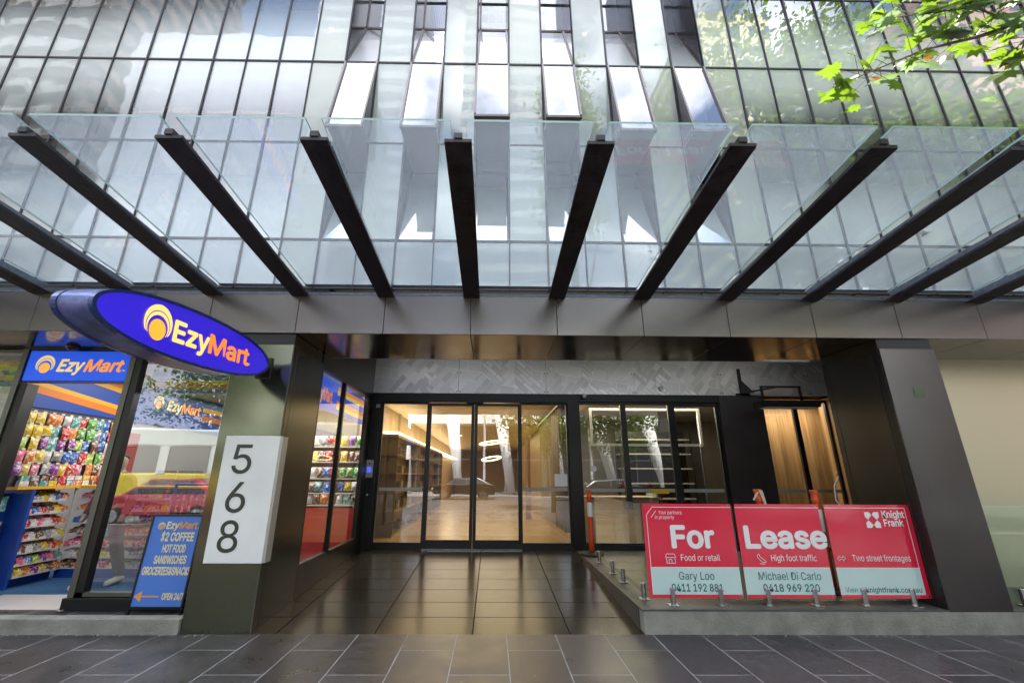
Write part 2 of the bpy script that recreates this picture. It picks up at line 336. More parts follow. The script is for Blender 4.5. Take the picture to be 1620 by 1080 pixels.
# printed mesh panel: pale polygons on grey (a print, seen in the photo)
def cladding_mat():
    m = bpy.data.materials.new('printed_cladding'); m.use_nodes = True; t = m.node_tree; nd = t.nodes; lk = t.links; b = nd['Principled BSDF']
    g = nd.new('ShaderNodeNewGeometry')
    sp = nd.new('ShaderNodeSeparateXYZ'); lk.new(g.outputs['Position'], sp.inputs[0])
    cb = nd.new('ShaderNodeCombineXYZ'); lk.new(sp.outputs['X'], cb.inputs['X']); lk.new(sp.outputs['Z'], cb.inputs['Y'])
    def pat(ang, wd_, ht_, c1, c2, c3):
        mp = nd.new('ShaderNodeMapping'); mp.inputs['Rotation'].default_value = (0, 0, R(ang)); mp.inputs['Location'].default_value = (50, 50, 0); lk.new(cb.outputs[0], mp.inputs[0])
        k = nd.new('ShaderNodeTexBrick'); k.inputs['Scale'].default_value = 1; k.inputs['Brick Width'].default_value = wd_; k.inputs['Row Height'].default_value = ht_; k.inputs['Mortar Size'].default_value = .006
        k.inputs['Color1'].default_value = (c1,c1*.96,c1*.95,1); k.inputs['Color2'].default_value = (c2,c2*.96,c2*.95,1); k.inputs['Mortar'].default_value = (c3,c3*.96,c3*.95,1); lk.new(mp.outputs[0], k.inputs['Vector']); return k
    b1 = pat(42, .34, .085, .92, .62, .55); b2 = pat(-50, .42, .11, .88, .58, .75); b3 = pat(8, .5, .19, .80, .66, .9)
    v = nd.new('ShaderNodeTexVoronoi'); v.distance = 'MANHATTAN'; v.inputs['Scale'].default_value = 2.1; lk.new(cb.outputs[0], v.inputs['Vector'])
    sc_ = nd.new('ShaderNodeSeparateColor'); lk.new(v.outputs['Color'], sc_.inputs[0])
    g1_ = nd.new('ShaderNodeMath'); g1_.operation = 'GREATER_THAN'; g1_.inputs[1].default_value = .45; lk.new(sc_.outputs[0], g1_.inputs[0])
    g2_ = nd.new('ShaderNodeMath'); g2_.operation = 'GREATER_THAN'; g2_.inputs[1].default_value = .72; lk.new(sc_.outputs[1], g2_.inputs[0])
    ma_ = nd.new('ShaderNodeMix'); ma_.data_type = 'RGBA'; lk.new(g1_.outputs[0], ma_.inputs['Factor']); lk.new(b1.outputs['Color'], ma_.inputs['A']); lk.new(b2.outputs['Color'], ma_.inputs['B'])
    mb_ = nd.new('ShaderNodeMix'); mb_.data_type = 'RGBA'; lk.new(g2_.outputs[0], mb_.inputs['Factor']); lk.new(ma_.outputs['Result'], mb_.inputs['A']); lk.new(b3.outputs['Color'], mb_.inputs['B'])
    lk.new(mb_.outputs['Result'], b.inputs['Base Color'])
    w1 = nd.new('ShaderNodeTexWave'); w1.bands_direction = 'Z'; w1.inputs['Scale'].default_value = 30; lk.new(g.outputs['Position'], w1.inputs['Vector'])
    bp = nd.new('ShaderNodeBump'); bp.inputs['Strength'].default_value = .15; bp.inputs['Distance'].default_value = .004; lk.new(w1.outputs['Fac'], bp.inputs['Height']); lk.new(bp.outputs['Normal'], b.inputs['Normal'])
    b.inputs['Roughness'].default_value = .34; b.inputs['Metallic'].default_value = .8
    return m
M_CLAD = cladding_mat()

# ------------------------------------------------------------------ ground
F = 4.89; DR = 8.52; SB = 6.05; CWY = 5.2; P = 5.66; XL = -2.35; XR = 4.635
FZ = 0.215
fl_z = lambda y: FZ*(y-F)/(DR-F)
struct('ground', bx(-120,120,-90,90,-.45,-.16), M_ROAD)
struct('pavement', bx(-40,40,-2.8,F,-.15,0).box(-40,-3.05,F+.11,P,-.15,0), M_PAVE)
struct('road', bx(-60,60,-16,-2.95,-.16,-.13), M_ROAD)
struct('kerb', bx(-40,40,-2.95,-2.8,-.15,.002), M_CONC)
struct('far_pavement', bx(-60,60,-24,-16,-.16,0), mat('far_paving', (.30,.28,.26), .7, var=.2))
struct('entrance_floor', MB().add([(XL,F,0),(1.53,F,0),(1.53,DR,FZ),(XL,DR,FZ),(XL,F,-.15),(1.53,F,-.15),(1.53,DR,-.15),(XL,DR,-.15)],
    [(0,1,2,3),(0,4,5,1),(4,7,6,5),(1,5,6,2),(3,2,6,7),(0,3,7,4)]), M_RECESS)
# left kerb upstand
bx(-12,-3.045,F-.03,F+.10,-.02,.135).obj('kerb_upstand', M_CONC, None, (-6,F,0), bevel=.008,
   label='low weathered concrete kerb running along the front of the convenience shop', cat='kerb')
# right terrace
b = MB().prism([(1.53,F,-.02),(1.53,F,.20),(12,F,.20),(12,F,-.02)], (0,.14,0))
plat = empty('terrace_plinth', (5,F,0), 'raised stained concrete plinth with stone ledge carrying the glass balustrade', 'plinth')
b.obj('concrete_face', M_CONC, plat)
bx(1.52,12,F+.001,F+3.62,.2,FZ).obj('stone_ledge', M_CONCTOP, plat)
bx(1.52,1.60,F+.14,DR-.01,-.15,.198).obj('stone_side', M_CONCTOP, plat)

# ------------------------------------------------------------------ the building
bld = empty('office_building', (0, 9, 0), 'dark metal and glass office building with a folded glass facade above the entrance', 'building')
# --- fascia and soffit panels
seam = [-.276 + 1.0475*k for k in range(-8, 11)]
for a, c in zip(seam[:-1], seam[1:]):
    bx(a+.004, c-.004, F, F+.03, 3.102, 3.595).obj('fascia_panel', M_FASCIA, bld, bevel=.002)
    yb = SB if (a > -3.4 and c < 4.9) else P if a < -3 else 5.93
    if c > XR+.6: yb = 5.93
    bx(a+.004, c-.004, F+.012, yb-.01, 3.10, 3.125).obj('soffit_panel', M_SOFFIT, bld, bevel=.002)
bx(-9, 11, F+.031, 5.15, 3.13, 3.62).obj('canopy_edge_beam', mat('pale_sealant', (.42,.41,.39), .8), bld)
bx(-9, 11, F+.005, 5.15, 3.60, 3.635).obj('flashing', M_WEB, bld)
# --- left pillar
def panelled(name, x0, x1, y0, y1, z0, z1, m):
    return bx(x0,x1,y0,y1,z0,z1).obj(name, m, bld, bevel=.003)
panelled('pillar_panel', -3.04, -2.355, F, F+.02, .0, 2.955, mat('tree_tinted_pillar_metal', (.18,.188,.135), .15, .92, var=.08, vscale=1.2, rvar=0))  # same pillar metal; green reflection of trees and sun put into its colour
bx(-3.03,-2.36,F+.021,P+.1,0,3.09).obj('pillar_core', M_BLACK, bld)
bx(-2.358,-2.352,F+.0,F+.02,0,2.955).obj('pillar_corner_trim', M_FRAME, bld)
panelled('pillar_side_panel', -2.36, XL, F+.025, F+.12, .0, 2.955, M_PANEL)
panelled('pillar_side_panel', -2.36, XL, F+.125, 5.81, .0, 2.955, M_PANEL)
# --- recess side wall (left): kick, head, window
sw = bx(-2.40,XL-.005,5.815,DR,-.1,.40).box(-2.40,XL-.005,5.815,DR,2.93,4.09).box(-2.40,XL-.01,8.14,DR,.40,2.93).obj('recess_side_wall', M_BLACK, bld)
wf = MB()
for y0, y1 in ((5.815,5.85),(6.80,6.85),(8.10,8.14)): wf.box(-2.42,XL,y0,y1,.40,2.93)
wf.box(-2.42,XL,5.85,8.10,.40,.44).box(-2.42,XL,5.85,8.10,2.89,2.93)
sideframe = wf.obj('side_window_frame', M_BLACK, bld)
for y0, y1 in ((5.85,6.80),(6.85,8.10)): MB().quad((-2.38,y0,.44),(-2.38,y1,.44),(-2.38,y1,2.89),(-2.38,y0,2.89)).obj('pane', M_SIDEG, sideframe)
# --- right pillar
panelled('pillar_panel', XR, 5.30, F, F+.02, .20, 2.97, M_PILLARF)
bx(XR+.005,5.295,F+.021,5.83,.2,3.095).obj('pillar_core', M_BLACK, bld)
panelled('pillar_side_panel', XR-.006, XR+.004, F+.02, F+.11, .215, 2.97, M_BLACK)
panelled('pillar_side_panel', XR-.008, XR+.004, F+.115, 5.73, .215, 2.97, M_PANEL)
panelled('pillar_side_panel', XR-.008, XR+.004, 5.735, 5.82, .215, 2.97, M_PANEL)
bx(4.91,5.035,F-.004,F-.001,2.387,2.496).obj('square_inset', mat('square_inset_green', (.06,.10,.04), .3, .3), bld)
# --- beige wall on the right
bx(5.296,11,5.85,5.95,.2,3.12).obj('beige_wall', M_BEIGE, bld)
bx(6.72,6.8,5.96,8.7,.2,4.09).obj('recess_side_wall', M_PANEL, bld)
bx(4.65,6.8,5.955,6.0,3.1,3.16).obj('soffit_back', bpy.data.materials['void_ceiling_paint'] if 'void_ceiling_paint' in bpy.data.materials else M_BLACK, bld)
bx(-2.4,6.7,5.16,5.95,3.13,3.15).obj('void_bounce_sheet', mat('void_bounce_paint', (.75,.74,.72), .8), bld)  # added pale sheet on the soffit top, bounces daylight onto the cladding
# --- void above recess, its surfaces made pale to bounce daylight onto the cladding
bx(-2.4,6.72,CWY+.65,8.7,4.10,4.135).obj('void_ceiling', mat('void_ceiling_paint', (.6,.58,.55), .8), bld)
bx(-2.4,4.64,SB-.012,SB,3.10,3.16).obj('soffit_back', mat('soffit_back_paint', (.6,.58,.55), .7), bld)
# --- cladding over the door
cx = [-2.44,-.683,1.063,2.819,4.562,6.322,6.78]
for a, c in zip(cx[:-1], cx[1:]):
    bx(a+.004,c-.004,8.42,8.45,3.035,4.09).obj('cladding_panel', M_CLAD, bld)
rv = MB()
for a in cx[1:-1]:
    for z in (3.07,3.45): rv.tube([(a-.03,8.42,z),(a-.03,8.415,z)],.012,8); rv.tube([(a+.03,8.42,z),(a+.03,8.415,z)],.012,8)
rv.obj('rivets', M_BLACK, bld)
# --- entrance doors
dz = FZ
df = MB()
df.box(-2.36,-2.17,8.44,8.56,dz,3.035)          # left post
df.box(1.475,1.68,8.44,8.56,dz,3.035)           # right post
df.box(-2.17,1.475,8.44,8.56,2.86,3.035)        # head
df.obj('entrance_frame', M_BLACK, bld)
def glazed(name, x0, x1, z0, z1, y, fw, bot, gm, fm, strip=None, top=None):
    top = top or fw
    f = MB().box(x0,x0+fw,y,y+.05,z0,z1).box(x1-fw,x1,y,y+.05,z0,z1).box(x0+fw,x1-fw,y,y+.05,z0,z0+bot).box(x0+fw,x1-fw,y,y+.05,z1-top,z1)
    fo = f.obj(name, fm, bld)
    MB().quad((x0+fw,y+.025,z0+bot),(x1-fw,y+.025,z0+bot),(x1-fw,y+.025,z1-top),(x0+fw,y+.025,z1-top)).obj('pane', gm, fo)
    if strip: bx(x0+fw+.02,x1-fw-.02,y+.021,y+.023,strip-.03,strip+.03).obj('frosted_strip', M_STRIP, fo)
    return fo
glazed('sidelight', -2.17,-1.25,dz,2.86,8.49,.035,.11,M_DOORG,M_BLACK,1.235)
glazed('sidelight', .535,1.475,dz,2.86,8.49,.035,.11,M_DOORG,M_BLACK,1.245)
glazed('sliding_door', -1.25,-.352,dz+.01,2.84,8.46,.06,.15,M_DOORG,M_BLACK,None,.05)
glazed('sliding_door', -.348,.55,dz+.01,2.84,8.46,.06,.15,M_DOORG,M_BLACK,None,.05)
bx(-.52,-.18,8.40,8.46,2.83,2.875).obj('door_sensor', M_BLACK, bld, bevel=.01)
bx(-1.25,.55,8.43,8.5,dz,dz+.012).obj('door_threshold', M_STEEL, bld)
# --- right hand shop windows
ww = MB().box(1.68,4.49,8.44,8.56,2.89,3.035).box(1.68,4.49,8.44,8.56,dz,.30)
ww.obj('shop_window_head', M_BLACK, bld)
for a, c in ((1.66,2.575),(2.575,3.52),(3.52,4.49)): glazed('shop_window', a,c,.30,2.89,8.48,.055 if a<3 else .08,.03,M_SHOPG,M_BLACK,1.235)
bx(2.98,3.32,8.470,8.474,1.18,1.26).obj('yellow_notice', mat('yellow_notice', (.8,.55,.02), .5), bld)
MB().disc((1.93,8.47,1.62),.055,(0,-1,0)).obj('round_sticker', M_SWHITE, bld)
bx(4.49,5.35,8.42,8.5,.2,3.03).obj('black_wall_panel', mat('grey_wall_panel', (.09,.08,.085), .4, .4, var=.15), bld)
for a, c in ((5.33,6.0),(6.0,6.66)): glazed('timber_shop_window', a,c,.22,2.95,8.46,.045,.05,M_SHOPG,M_BLACK,1.235)
bx(5.30,7.4,9.30,9.34,.2,3.0).obj('timber_lining', M_WOOD, bld); bx(5.28,7.4,8.56,9.3,2.98,3.02).obj('vestibule_ceiling', M_WOODD, bld); bx(5.28,7.4,8.56,9.3,.15,.21).obj('vestibule_floor', M_WOODD, bld); bx(7.38,7.42,8.5,9.34,.2,3.0).obj('timber_lining', M_WOOD, bld)
bx(6.66,6.715,8.3,8.7,.2,3.0).obj('timber_jamb', M_WOOD, bld)
# --- left shopfront (plane y = P)
sf = MB()
sf.box(-6.31,-6.24,P-.03,P+.08,0,3.09).box(-4.862,-4.79,P-.03,P+.08,0,3.09)
sf.box(-9,-6.31,P-.02,P+.06,3.05,3.09).box(-4.79,-3.03,P-.02,P+.06,3.05,3.09)
sf.box(-9,-6.31,P-.02,P+.06,.14,.18).box(-4.79,-3.03,P-.02,P+.06,.14,.18)
shopf = sf.obj('shopfront_frame', M_FRAME, bld)
bx(-4.79,-4.70,P-.02,P+.08,.14,3.05).box(-6.235,-6.13,P-.01,P+.14,0,2.62).obj('shopfront_inner_post', M_BLACK, bld)
for a, c in ((-9,-6.31),(-4.70,-3.03)):
    MB().quad((a,P+.03,.18),(c,P+.03,.18),(c,P+.03,3.05),(a,P+.03,3.05)).obj('pane', M_SHOPG, shopf)
bx(-4.885,-3.03,P-.06,P+.1,0,.13).obj('kick_plinth', M_BLACK, bld, bevel=.004); bx(-9,-6.31,P-.06,P+.1,0,.13).obj('kick_plinth', M_BLACK, bld, bevel=.004)
bx(-9,-3.03,P-.02,P+.08,3.072,3.098).obj('shopfront_head', M_BLACK, bld)
# --- curtain wall
PITCH = .5165; mk = lambda k: .73 + PITCH*(k-1)
Z0, T1, M1, T2, M2, TOP = 3.83, 4.54, 6.15, 7.70, 9.25, 10.8
FOLD = (-5,-3,-1,1,3,5)
for k in range(-16, 18):
    x0, x1 = mk(k), mk(k+1)
    fold = k in FOLD; nb = (k-1) in FOLD or (k+1) in FOLD
    thick = .024 if (k % 2 == 1) else .015
    fb = MB().box(x0-thick/2, x0+thick/2, CWY-.022, CWY+.10, Z0, TOP)
    for z in (Z0, T1, T2, TOP): fb.box(x0+thick/2, x1-.013, CWY-.015, CWY+.03, z-.014, z+.014)
    if not fold:
        for z in (M1, M2): fb.box(x0+thick/2, x1-.013, CWY-.012, CWY+.03, z-.010, z+.010)
    bay = fb.obj('facade_bay', M_MULL, bld)
    g = M_CWF if (nb and not fold) else M_CW
    a, c = x0+thick/2, x1-.013
    yy = CWY
    MB().quad((a,yy,Z0+.022),(c,yy,Z0+.022),(c,yy,T1-.022),(a,yy,T1-.022)).obj('spandrel_panel', M_CWS if -5 <= k <= 12 else g, bay)
    if not fold:
        for zb, zt in ((T1,T2),(T2,TOP)) if False else ((T1,M1),(M1,T2),(T2,M2)):
            MB().quad((a,yy,zb+.016),(c,yy,zb+.016),(c,yy,zt-.016),(a,yy,zt-.016)).obj('pane', g, bay)
        MB().quad((a,yy,M2+.016),(c,yy,M2+.016),(c,yy,TOP-.02),(a,yy,TOP-.02)).obj('upper_pane', g, bay)
    else:
        for base, sill, mid in ((T1, None, M1), (T2, 6.42 if abs(k) < 2 else 6.16, M2)):
            rec, outw = .62, (.28 if abs(k) < 2 else .33)
            # inward leaning facet above the transom
            MB().quad((a,yy,base+.02),(c,yy,base+.02),(c,yy+rec,mid),(a,yy+rec,mid)).obj('angled_pane', M_CWB, bay)
            MB().box(a,a+.02,yy+rec-.02,yy+rec+.02,mid-.02,mid+ (0.55 if sill is None else 1.5)).box(a,c,yy+rec-.02,yy+rec+.02,mid-.02,mid+.02).bar((c-.01,yy+.01,base+.02),(c-.01,yy+rec,mid),.03,.03).bar((a+.01,yy+.01,base+.02),(a+.01,yy+rec,mid),.03,.03).obj('angled_frame', M_MULLG, bay)
            # cheeks
            for xx in (a+.004, c-.004):
                MB().add([(xx,yy,base+.02),(xx,yy+rec+.02,mid),(xx,yy,mid)], [(0,1,2)]).obj('cheek_pane', mat('cheek_glass', (.10,.095,.11), .15, .6) if 'cheek_glass' not in bpy.data.materials else bpy.data.materials['cheek_glass'], bay)
            # recessed glass from mid up to the next projecting box
            ztop = (6.42 if abs(k) < 2 else 6.16) if sill is None else TOP
            MB().quad((a,yy+rec,mid),(c,yy+rec,mid),(c,yy+rec,ztop),(a,yy+rec,ztop)).obj('recessed_pane', M_CWA, bay)
            for xx in (a+.004, c-.004):
                MB().quad((xx,yy,mid),(xx,yy+rec,mid),(xx,yy+rec,ztop),(xx,yy,ztop)).obj('cheek_pane', bpy.data.materials['cheek_glass'], bay)
            if sill:
                zo = sill
                MB().quad((a,yy-outw,zo),(c,yy-outw,zo),(c,yy-.01,base-.02),(a,yy-.01,base-.02)).obj('angled_pane', M_CWA, bay)
                fr = MB().bar((a,yy-outw-.005,zo),(a,yy-.015,base-.02),.025,.05).bar((c,yy-outw-.005,zo),(c,yy-.015,base-.02),.025,.05)
                fr.box(a-.012,c+.012,yy-outw-.02,yy-outw+.02,zo-.035,zo)
                fr.obj('angled_frame', M_MULLG, bay)
                MB().quad((a,yy-outw,zo-.03),(c,yy-outw,zo-.03),(c,yy+rec,zo-.03),(a,yy+rec,zo-.03)).obj('box_underside', M_MULLG, bay)
                for xx in (a-.006, c+.006):
                    MB().add([(xx,yy-outw,zo),(xx,yy,zo),(xx,yy,base-.02)], [(0,1,2)]).obj('cheek_pane', bpy.data.materials['cheek_glass'], bay)
# rooms behind the curtain wall
M_ROOM = mat('office_wall', (.22,.22,.23), .8); M_SLAB = mat('office_ceiling', (.62,.63,.62), .8)
bx(-9,11,8.9,9.0,3.8,TOP).obj('office_back_wall', M_ROOM, bld)
bx(-9,-2.45,CWY+.06,CWY+.10,Z0,T1).box(6.8,11,CWY+.06,CWY+.10,Z0,T1).box(-9,11,CWY+.65,9,T1-.4,T1-.05).box(-9,11,CWY+.65,9,T2-.4,T2-.05).box(-9,11,CWY+.70,9,TOP-.1,TOP).obj('floor_slab', M_SLAB, bld)
cl = MB()
for x in (-3.6,-1.2,1.9): cl.box(x,x+.07,6.9,6.97,TOP-.115,TOP-.105)
cl.obj('office_downlights', emat('office_lamp', (1,.85,.6), 6), bld)
bx(-9,11,9.01,32,4.5,20.5).obj('rear_sun_block', M_ROOM, bld)  # unseen rear block, its height shaped to keep sun out of the facade slots
bx(-9.05,-9,CWY,20,3.6,TOP).box(11,11.05,CWY,20,0,TOP).obj('end_wall', M_ROOM, bld)

rq = random.Random(3)
for xa, xb, nm in ((-6.2,-2.4,'pale crumbs of litter and dry leaf along the foot of the left kerb'),(1.6,6.0,'sparse pale grit along the foot of the right plinth')):
    f = MB()
    for i in range(70 if xa < 0 else 26):
        x = rq.uniform(xa,xb); y = F-.035-abs(rq.gauss(0,.02)); r_ = rq.uniform(.003,.012); a = rq.uniform(0,3)
        f.add([(x+r_*math.cos(a+k*1.57),y+r_*.7*math.sin(a+k*1.57),.002+.003*(k%2)) for k in range(4)]+[(x,y,.008)],[(0,1,4),(1,2,4),(2,3,4),(3,0,4)])
    f.obj('litter', mat('litter_pale', (.5,.46,.38), .8) if 'litter_pale' not in bpy.data.materials else bpy.data.materials['litter_pale'], None, ((xa+xb)/2,F-.04,0), label=nm, cat='litter', kind='stuff')
# ------------------------------------------------------------------ glass canopy
can = empty('glass_canopy', (0, F, 3.6), 'glass canopy on tapered dark steel beams projecting over the footpath', 'canopy')
bx0 = [-.27 + 1.0475*k for k in range(-7, 8)]
zb = lambda y: 3.568 + (F-y)*.1043
yt = 2.56
for i, x in enumerate(bx0):
    w2 = .10
    MB().hexa([(x-w2,F-.002,zb(F)),(x-w2,yt,zb(yt)),(x+w2,yt,zb(yt)),(x+w2,F-.002,zb(F)),
               (x-w2,F-.002,zb(F)+.03),(x-w2,yt,zb(yt)+.03),(x+w2,yt,zb(yt)+.03),(x+w2,F-.002,zb(F)+.03)]).obj('beam', M_BEAM, can, bevel=.002)
    MB().hexa([(x-.012,F-.002,zb(F)+.03),(x-.012,yt+.03,zb(yt)+.03),(x+.012,yt+.03,zb(yt)+.03),(x+.012,F-.002,zb(F)+.03),
               (x-.012,F-.002,zb(F)+.15),(x-.012,yt+.03,zb(yt)+.085),(x+.012,yt+.03,zb(yt)+.085),(x+.012,F-.002,zb(F)+.15)]).obj('beam_web', M_WEB, can)
    bx(x-.03,x+.03,yt-.01,yt+.05,zb(yt)+.03,zb(yt)+.075).obj('glass_clamp', M_MULL, can)
zg = lambda y: zb(F)+.12 + (F-y)*(.38-.12+.0)/(F-2.51)*.97
zg = lambda y: 3.70 + (F-y)*(3.95-3.70)/(F-2.51)
for a, c in zip(bx0[:-1], bx0[1:]):
    a += .057; c -= .057
    g = MB().hexa([(a,F-.002,zg(F)),(a,2.51,zg(2.51)),(c,2.51,zg(2.51)),(c,F-.002,zg(F)),
        (a,F-.002,zg(F)+.018),(a,2.51,zg(2.51)+.018),(c,2.51,zg(2.51)+.018),(c,F-.002,zg(F)+.018)])
    o = g.obj('glass_panel', [M_CANOPY, M_CANEDGE], can)
    for p in o.data.polygons:
        if abs(p.normal.z) < .5: p.material_index = 1
bm_ = bpy.data.materials.new('settled_dirt'); bm_.use_nodes = True; _t = bm_.node_tree; _b = _t.nodes['Principled BSDF']; _b.inputs['Roughness'].default_value = .9
_n = _t.nodes.new('ShaderNodeTexNoise'); _n.inputs['Scale'].default_value = 90; _n.inputs['Detail'].default_value = 6; _g = _t.nodes.new('ShaderNodeNewGeometry'); _t.links.new(_g.outputs['Position'], _n.inputs['Vector'])
_r = _t.nodes.new('ShaderNodeValToRGB'); _r.color_ramp.elements[0].position = .4; _r.color_ramp.elements[1].position = .62; _r.color_ramp.elements[0].color = (.09,.12,.17,1); _r.color_ramp.elements[1].color = (.42,.48,.55,1)
_t.links.new(_n.outputs['Fac'], _r.inputs[0]); _t.links.new(_r.outputs[0], _b.inputs['Base Color'])
for a, c in zip(bx0[:-1], bx0[1:]):
    a += .06; c -= .06
    MB().quad((a,F-.075,zg(F-.075)-.004),(c,F-.075,zg(F-.075)-.004),(c,F-.004,zg(F)-.004),(a,F-.004,zg(F)-.004)).obj('dirt_strip', bm_, can)
for x, y, m_, nm in ((4.35,3.75,mat('dry_leaf_pale', (.45,.42,.35), .7),'pale dry leaf curled on the canopy glass left of a beam'),(6.35,3.05,mat('dry_leaf_brown', (.45,.18,.06), .7),'orange brown dead leaf resting on the canopy glass at far right')):
    pts = []
    for k in range(12):
        a = 2*math.pi*k/12; r = .06 if k % 2 else .032
        pts.append((x+r*math.cos(a), y+r*math.sin(a), zg(y)+.03+.02*math.cos(2*a)))
    MB().add(pts+[(x,y,zg(y)+.022)], [(k,(k+1)%12,12) for k in range(12)]).obj('fallen_leaf', m_, None, (x,y,zg(y)), label=nm, cat='leaf')
x, y = -4.9, 5.2
MB().add([(-4.86+.07*math.cos(k*.9)*(1 if k%2 else .5), 5.6+.05*math.sin(k*.9), .01+.015*(k%2)) for k in range(7)], [tuple(range(7))]).obj('fallen_leaf', bpy.data.materials['dry_leaf_pale'], None, (-4.86,5.6,0), label='small dry leaf on the pale tiles at the shop doorway', cat='leaf')

# ------------------------------------------------------------------ lobby
lob = bld
M_WARM = mat('lobby_wall', (.50,.37,.20), .5, var=.05); M_CEIL = mat('lobby_ceiling', (.75,.66,.50), .6)
bx(-2.6,2.2,8.56,31,dz-.1,dz).obj('lobby_floor', M_LOBFLOOR, bld)
bx(-2.6,2.2,8.56,31,3.04,3.1).obj('lobby_ceiling', M_CEIL, bld)
bx(-2.6,-2.5,8.56,31,dz,3.04).obj('lobby_wall', M_WARM, bld)
bx(-2.6,2.2,31,31.1,dz,3.04).obj('lobby_wall', M_WARM, bld)
bx(1.62,1.7,8.6,31,dz,3.04).obj('lobby_wall', mat('lobby_right_wall', (.35,.28,.18), .4), bld)
bk = empty('wall_bookcase', (-2.3,14,dz), 'dark shelved wall unit along the left side of the lobby', 'bookcase')
f = MB().box(-2.5,-2.12,9.9,19,dz,dz+.05).box(-2.5,-2.12,9.9,19,2.30,2.36)
for y in (10, 13, 16, 19): f.box(-2.5,-2.12,y-.02,y+.02,dz+.05,2.30)
for z in (.7,1.1,1.5,1.9): f.box(-2.48,-2.12,9.9,19,z,z+.03)
f.obj('frame', mat('bookcase_wood', (.26,.195,.12), .3), bk)
f = MB()
for z in (.27,.73,1.13,1.53,1.93):
    y = 10.1
    while y < 18.9:
        h = random.uniform(.18,.33); f.box(-2.44,-2.20,y,y+random.uniform(.05,.3),z,z+h*.7); y += random.uniform(.5,1.3)
f.obj('objects_on_shelves', mat('books', (.27,.205,.13), .6, var=.25, vscale=8), bk, kind='stuff')
bx(-2.499,-2.14,9.95,28,2.40,2.425).obj('led_light_strip', emat('led_strip', (1,.82,.52), 1.8), None, (-2.3,14,2.4), label='glowing warm light line along the left lobby wall', cat='strip light')
dl = 0
for x in (-1.3, .5):
    for y in (9.8, 12.2, 14.8, 18):
        t = empty('downlight', (x,y,3.04), 'small round %s downlight in lobby ceiling, %s from the doors' % ('left-hand' if x < 0 else 'right-hand', {9.8:'nearest',12.2:'second',14.8:'third',18:'farthest'}[y]), 'downlight', 'lobby downlights')
        MB().tube([(x,y,3.04),(x,y,3.03)],.075,16).obj('trim', M_SWHITE, t); MB().disc((x,y,3.028),.06,(0,0,-1)).obj('lens', emat('downlight_lens', (1,.87,.62), 4) if 'downlight_lens' not in bpy.data.materials else bpy.data.materials['downlight_lens'], t)
for (y, z, r, nm) in ((11.2,2.28,.30,'larger glowing ring pendant hanging in the lobby, the upper one'),(12.4,1.93,.26,'smaller glowing ring pendant hanging lower in the lobby')):
    t = empty('ring_pendant', (-.02,y,3.04), nm, 'pendant lamp', 'ring pendants')
    pts = [(-.02+r*math.cos(2*math.pi*k/40), y+r*math.sin(2*math.pi*k/40), z+.07*math.sin(2*math.pi*k/40+.6)) for k in range(41)]
    MB().tube(pts,.018,8).obj('ring', bpy.data.materials.get('ring_light') or emat('ring_light', (1,.82,.42), 3), t)
    cb = MB()
    for k in (0,13,27): cb.tube([pts[k],(-.02,y,3.04)],.003,4)
    cb.obj('cable', M_BLACK, t)
bl = empty('vertical_blind', (1.45,10,dz), 'pale hanging vertical strips along the right side of the lobby', 'blind')
sb_ = MB()
for i in range(26):
    y = 8.9+i*.17
    sb_.box(1.40+.03*(i%2),1.52+.03*(i%2),y,y+.02,.45,2.9)
sb_.obj('strips', mat('blind_strip', (.52,.46,.34), .6), bl); bx(1.38,1.58,8.8,13.4,2.9,2.96).obj('rail', M_BLACK, bl)
bx(1.05,1.20,14.0,14.15,dz,3.04).obj('timber_post', M_WOODD, None, (1.1,14,dz), label='slim dark timber post standing in the lobby on the right', cat='post')
bx(1.18,1.42,8.478,8.480,1.30,1.52).obj('paper_notice', M_SWHITE, None, (1.3,8.47,1.3), label='small white paper notice stuck inside the right lobby sidelight', cat='notice')
def area(name, loc, sx, sy, power, col, rot=(0,0,0)):
    power *= TONE
    l = bpy.data.lights.new(name, 'AREA'); l.shape = 'RECTANGLE'; l.size = sx; l.size_y = sy; l.energy = power; l.color = col
    o = bpy.data.objects.new(name, l); COL.objects.link(o); o.location = loc; o.rotation_euler = rot; return o
area('lobby_light', (-.4,11.5,3.0), 3.4, 5, 80, (1,.74,.36)); area('lobby_light', (-.4,19.5,3.0), 3.4, 12, 105, (1,.74,.36))
# right hand vacant unit interior
bx(1.72,8,8.6,14,dz-.05,dz).obj('vacant_unit_floor', mat('vacant_floor', (.25,.23,.2), .5), bld)
bx(1.72,8,8.6,14,3.05,3.1).obj('vacant_unit_ceiling', mat('vacant_ceiling', (.55,.5,.42), .7), bld)
bx(1.72,8,13,13.1,dz,3.05).obj('vacant_unit_wall', mat('vacant_wall', (.20,.19,.18), .7, var=.2), bld)
area('vestibule_fill', (6.2,8.9,2.95), 1.6, .3, 16, (1,.85,.62))  # added fill lamp brightening the timber lining; no fitting there
area('vacant_unit_fill', (3.2,10.0,3.0), 2.5, 2.0, 85, (1,.85,.62))  # added fill lamp lifting the counter and shelves; no fitting there
fr = MB().box(2.07,4.44,9.2,9.24,2.83,2.88).box(2.07,4.44,9.2,9.24,2.09,2.14).box(2.07,2.12,9.2,9.24,2.14,2.83).box(4.39,4.44,9.2,9.24,2.14,2.83)
fr.obj('menu_frame', M_SWHITE, None, (3.2,9.2,2.1), label='empty white rectangular frame hanging inside the vacant shop window', cat='frame')
ct = empty('service_counter', (2.9,9.6,dz), 'cream counter with pale glass sides behind the vacant shop glass', 'counter')
bx(1.95,3.3,9.1,9.7,dz,1.05).obj('body', mat('cream_counter', (.60,.56,.42), .5, var=.06), ct); bx(1.9,3.35,9.05,9.75,1.05,1.09).obj('top', mat('counter_top', (.35,.30,.2), .4), ct)
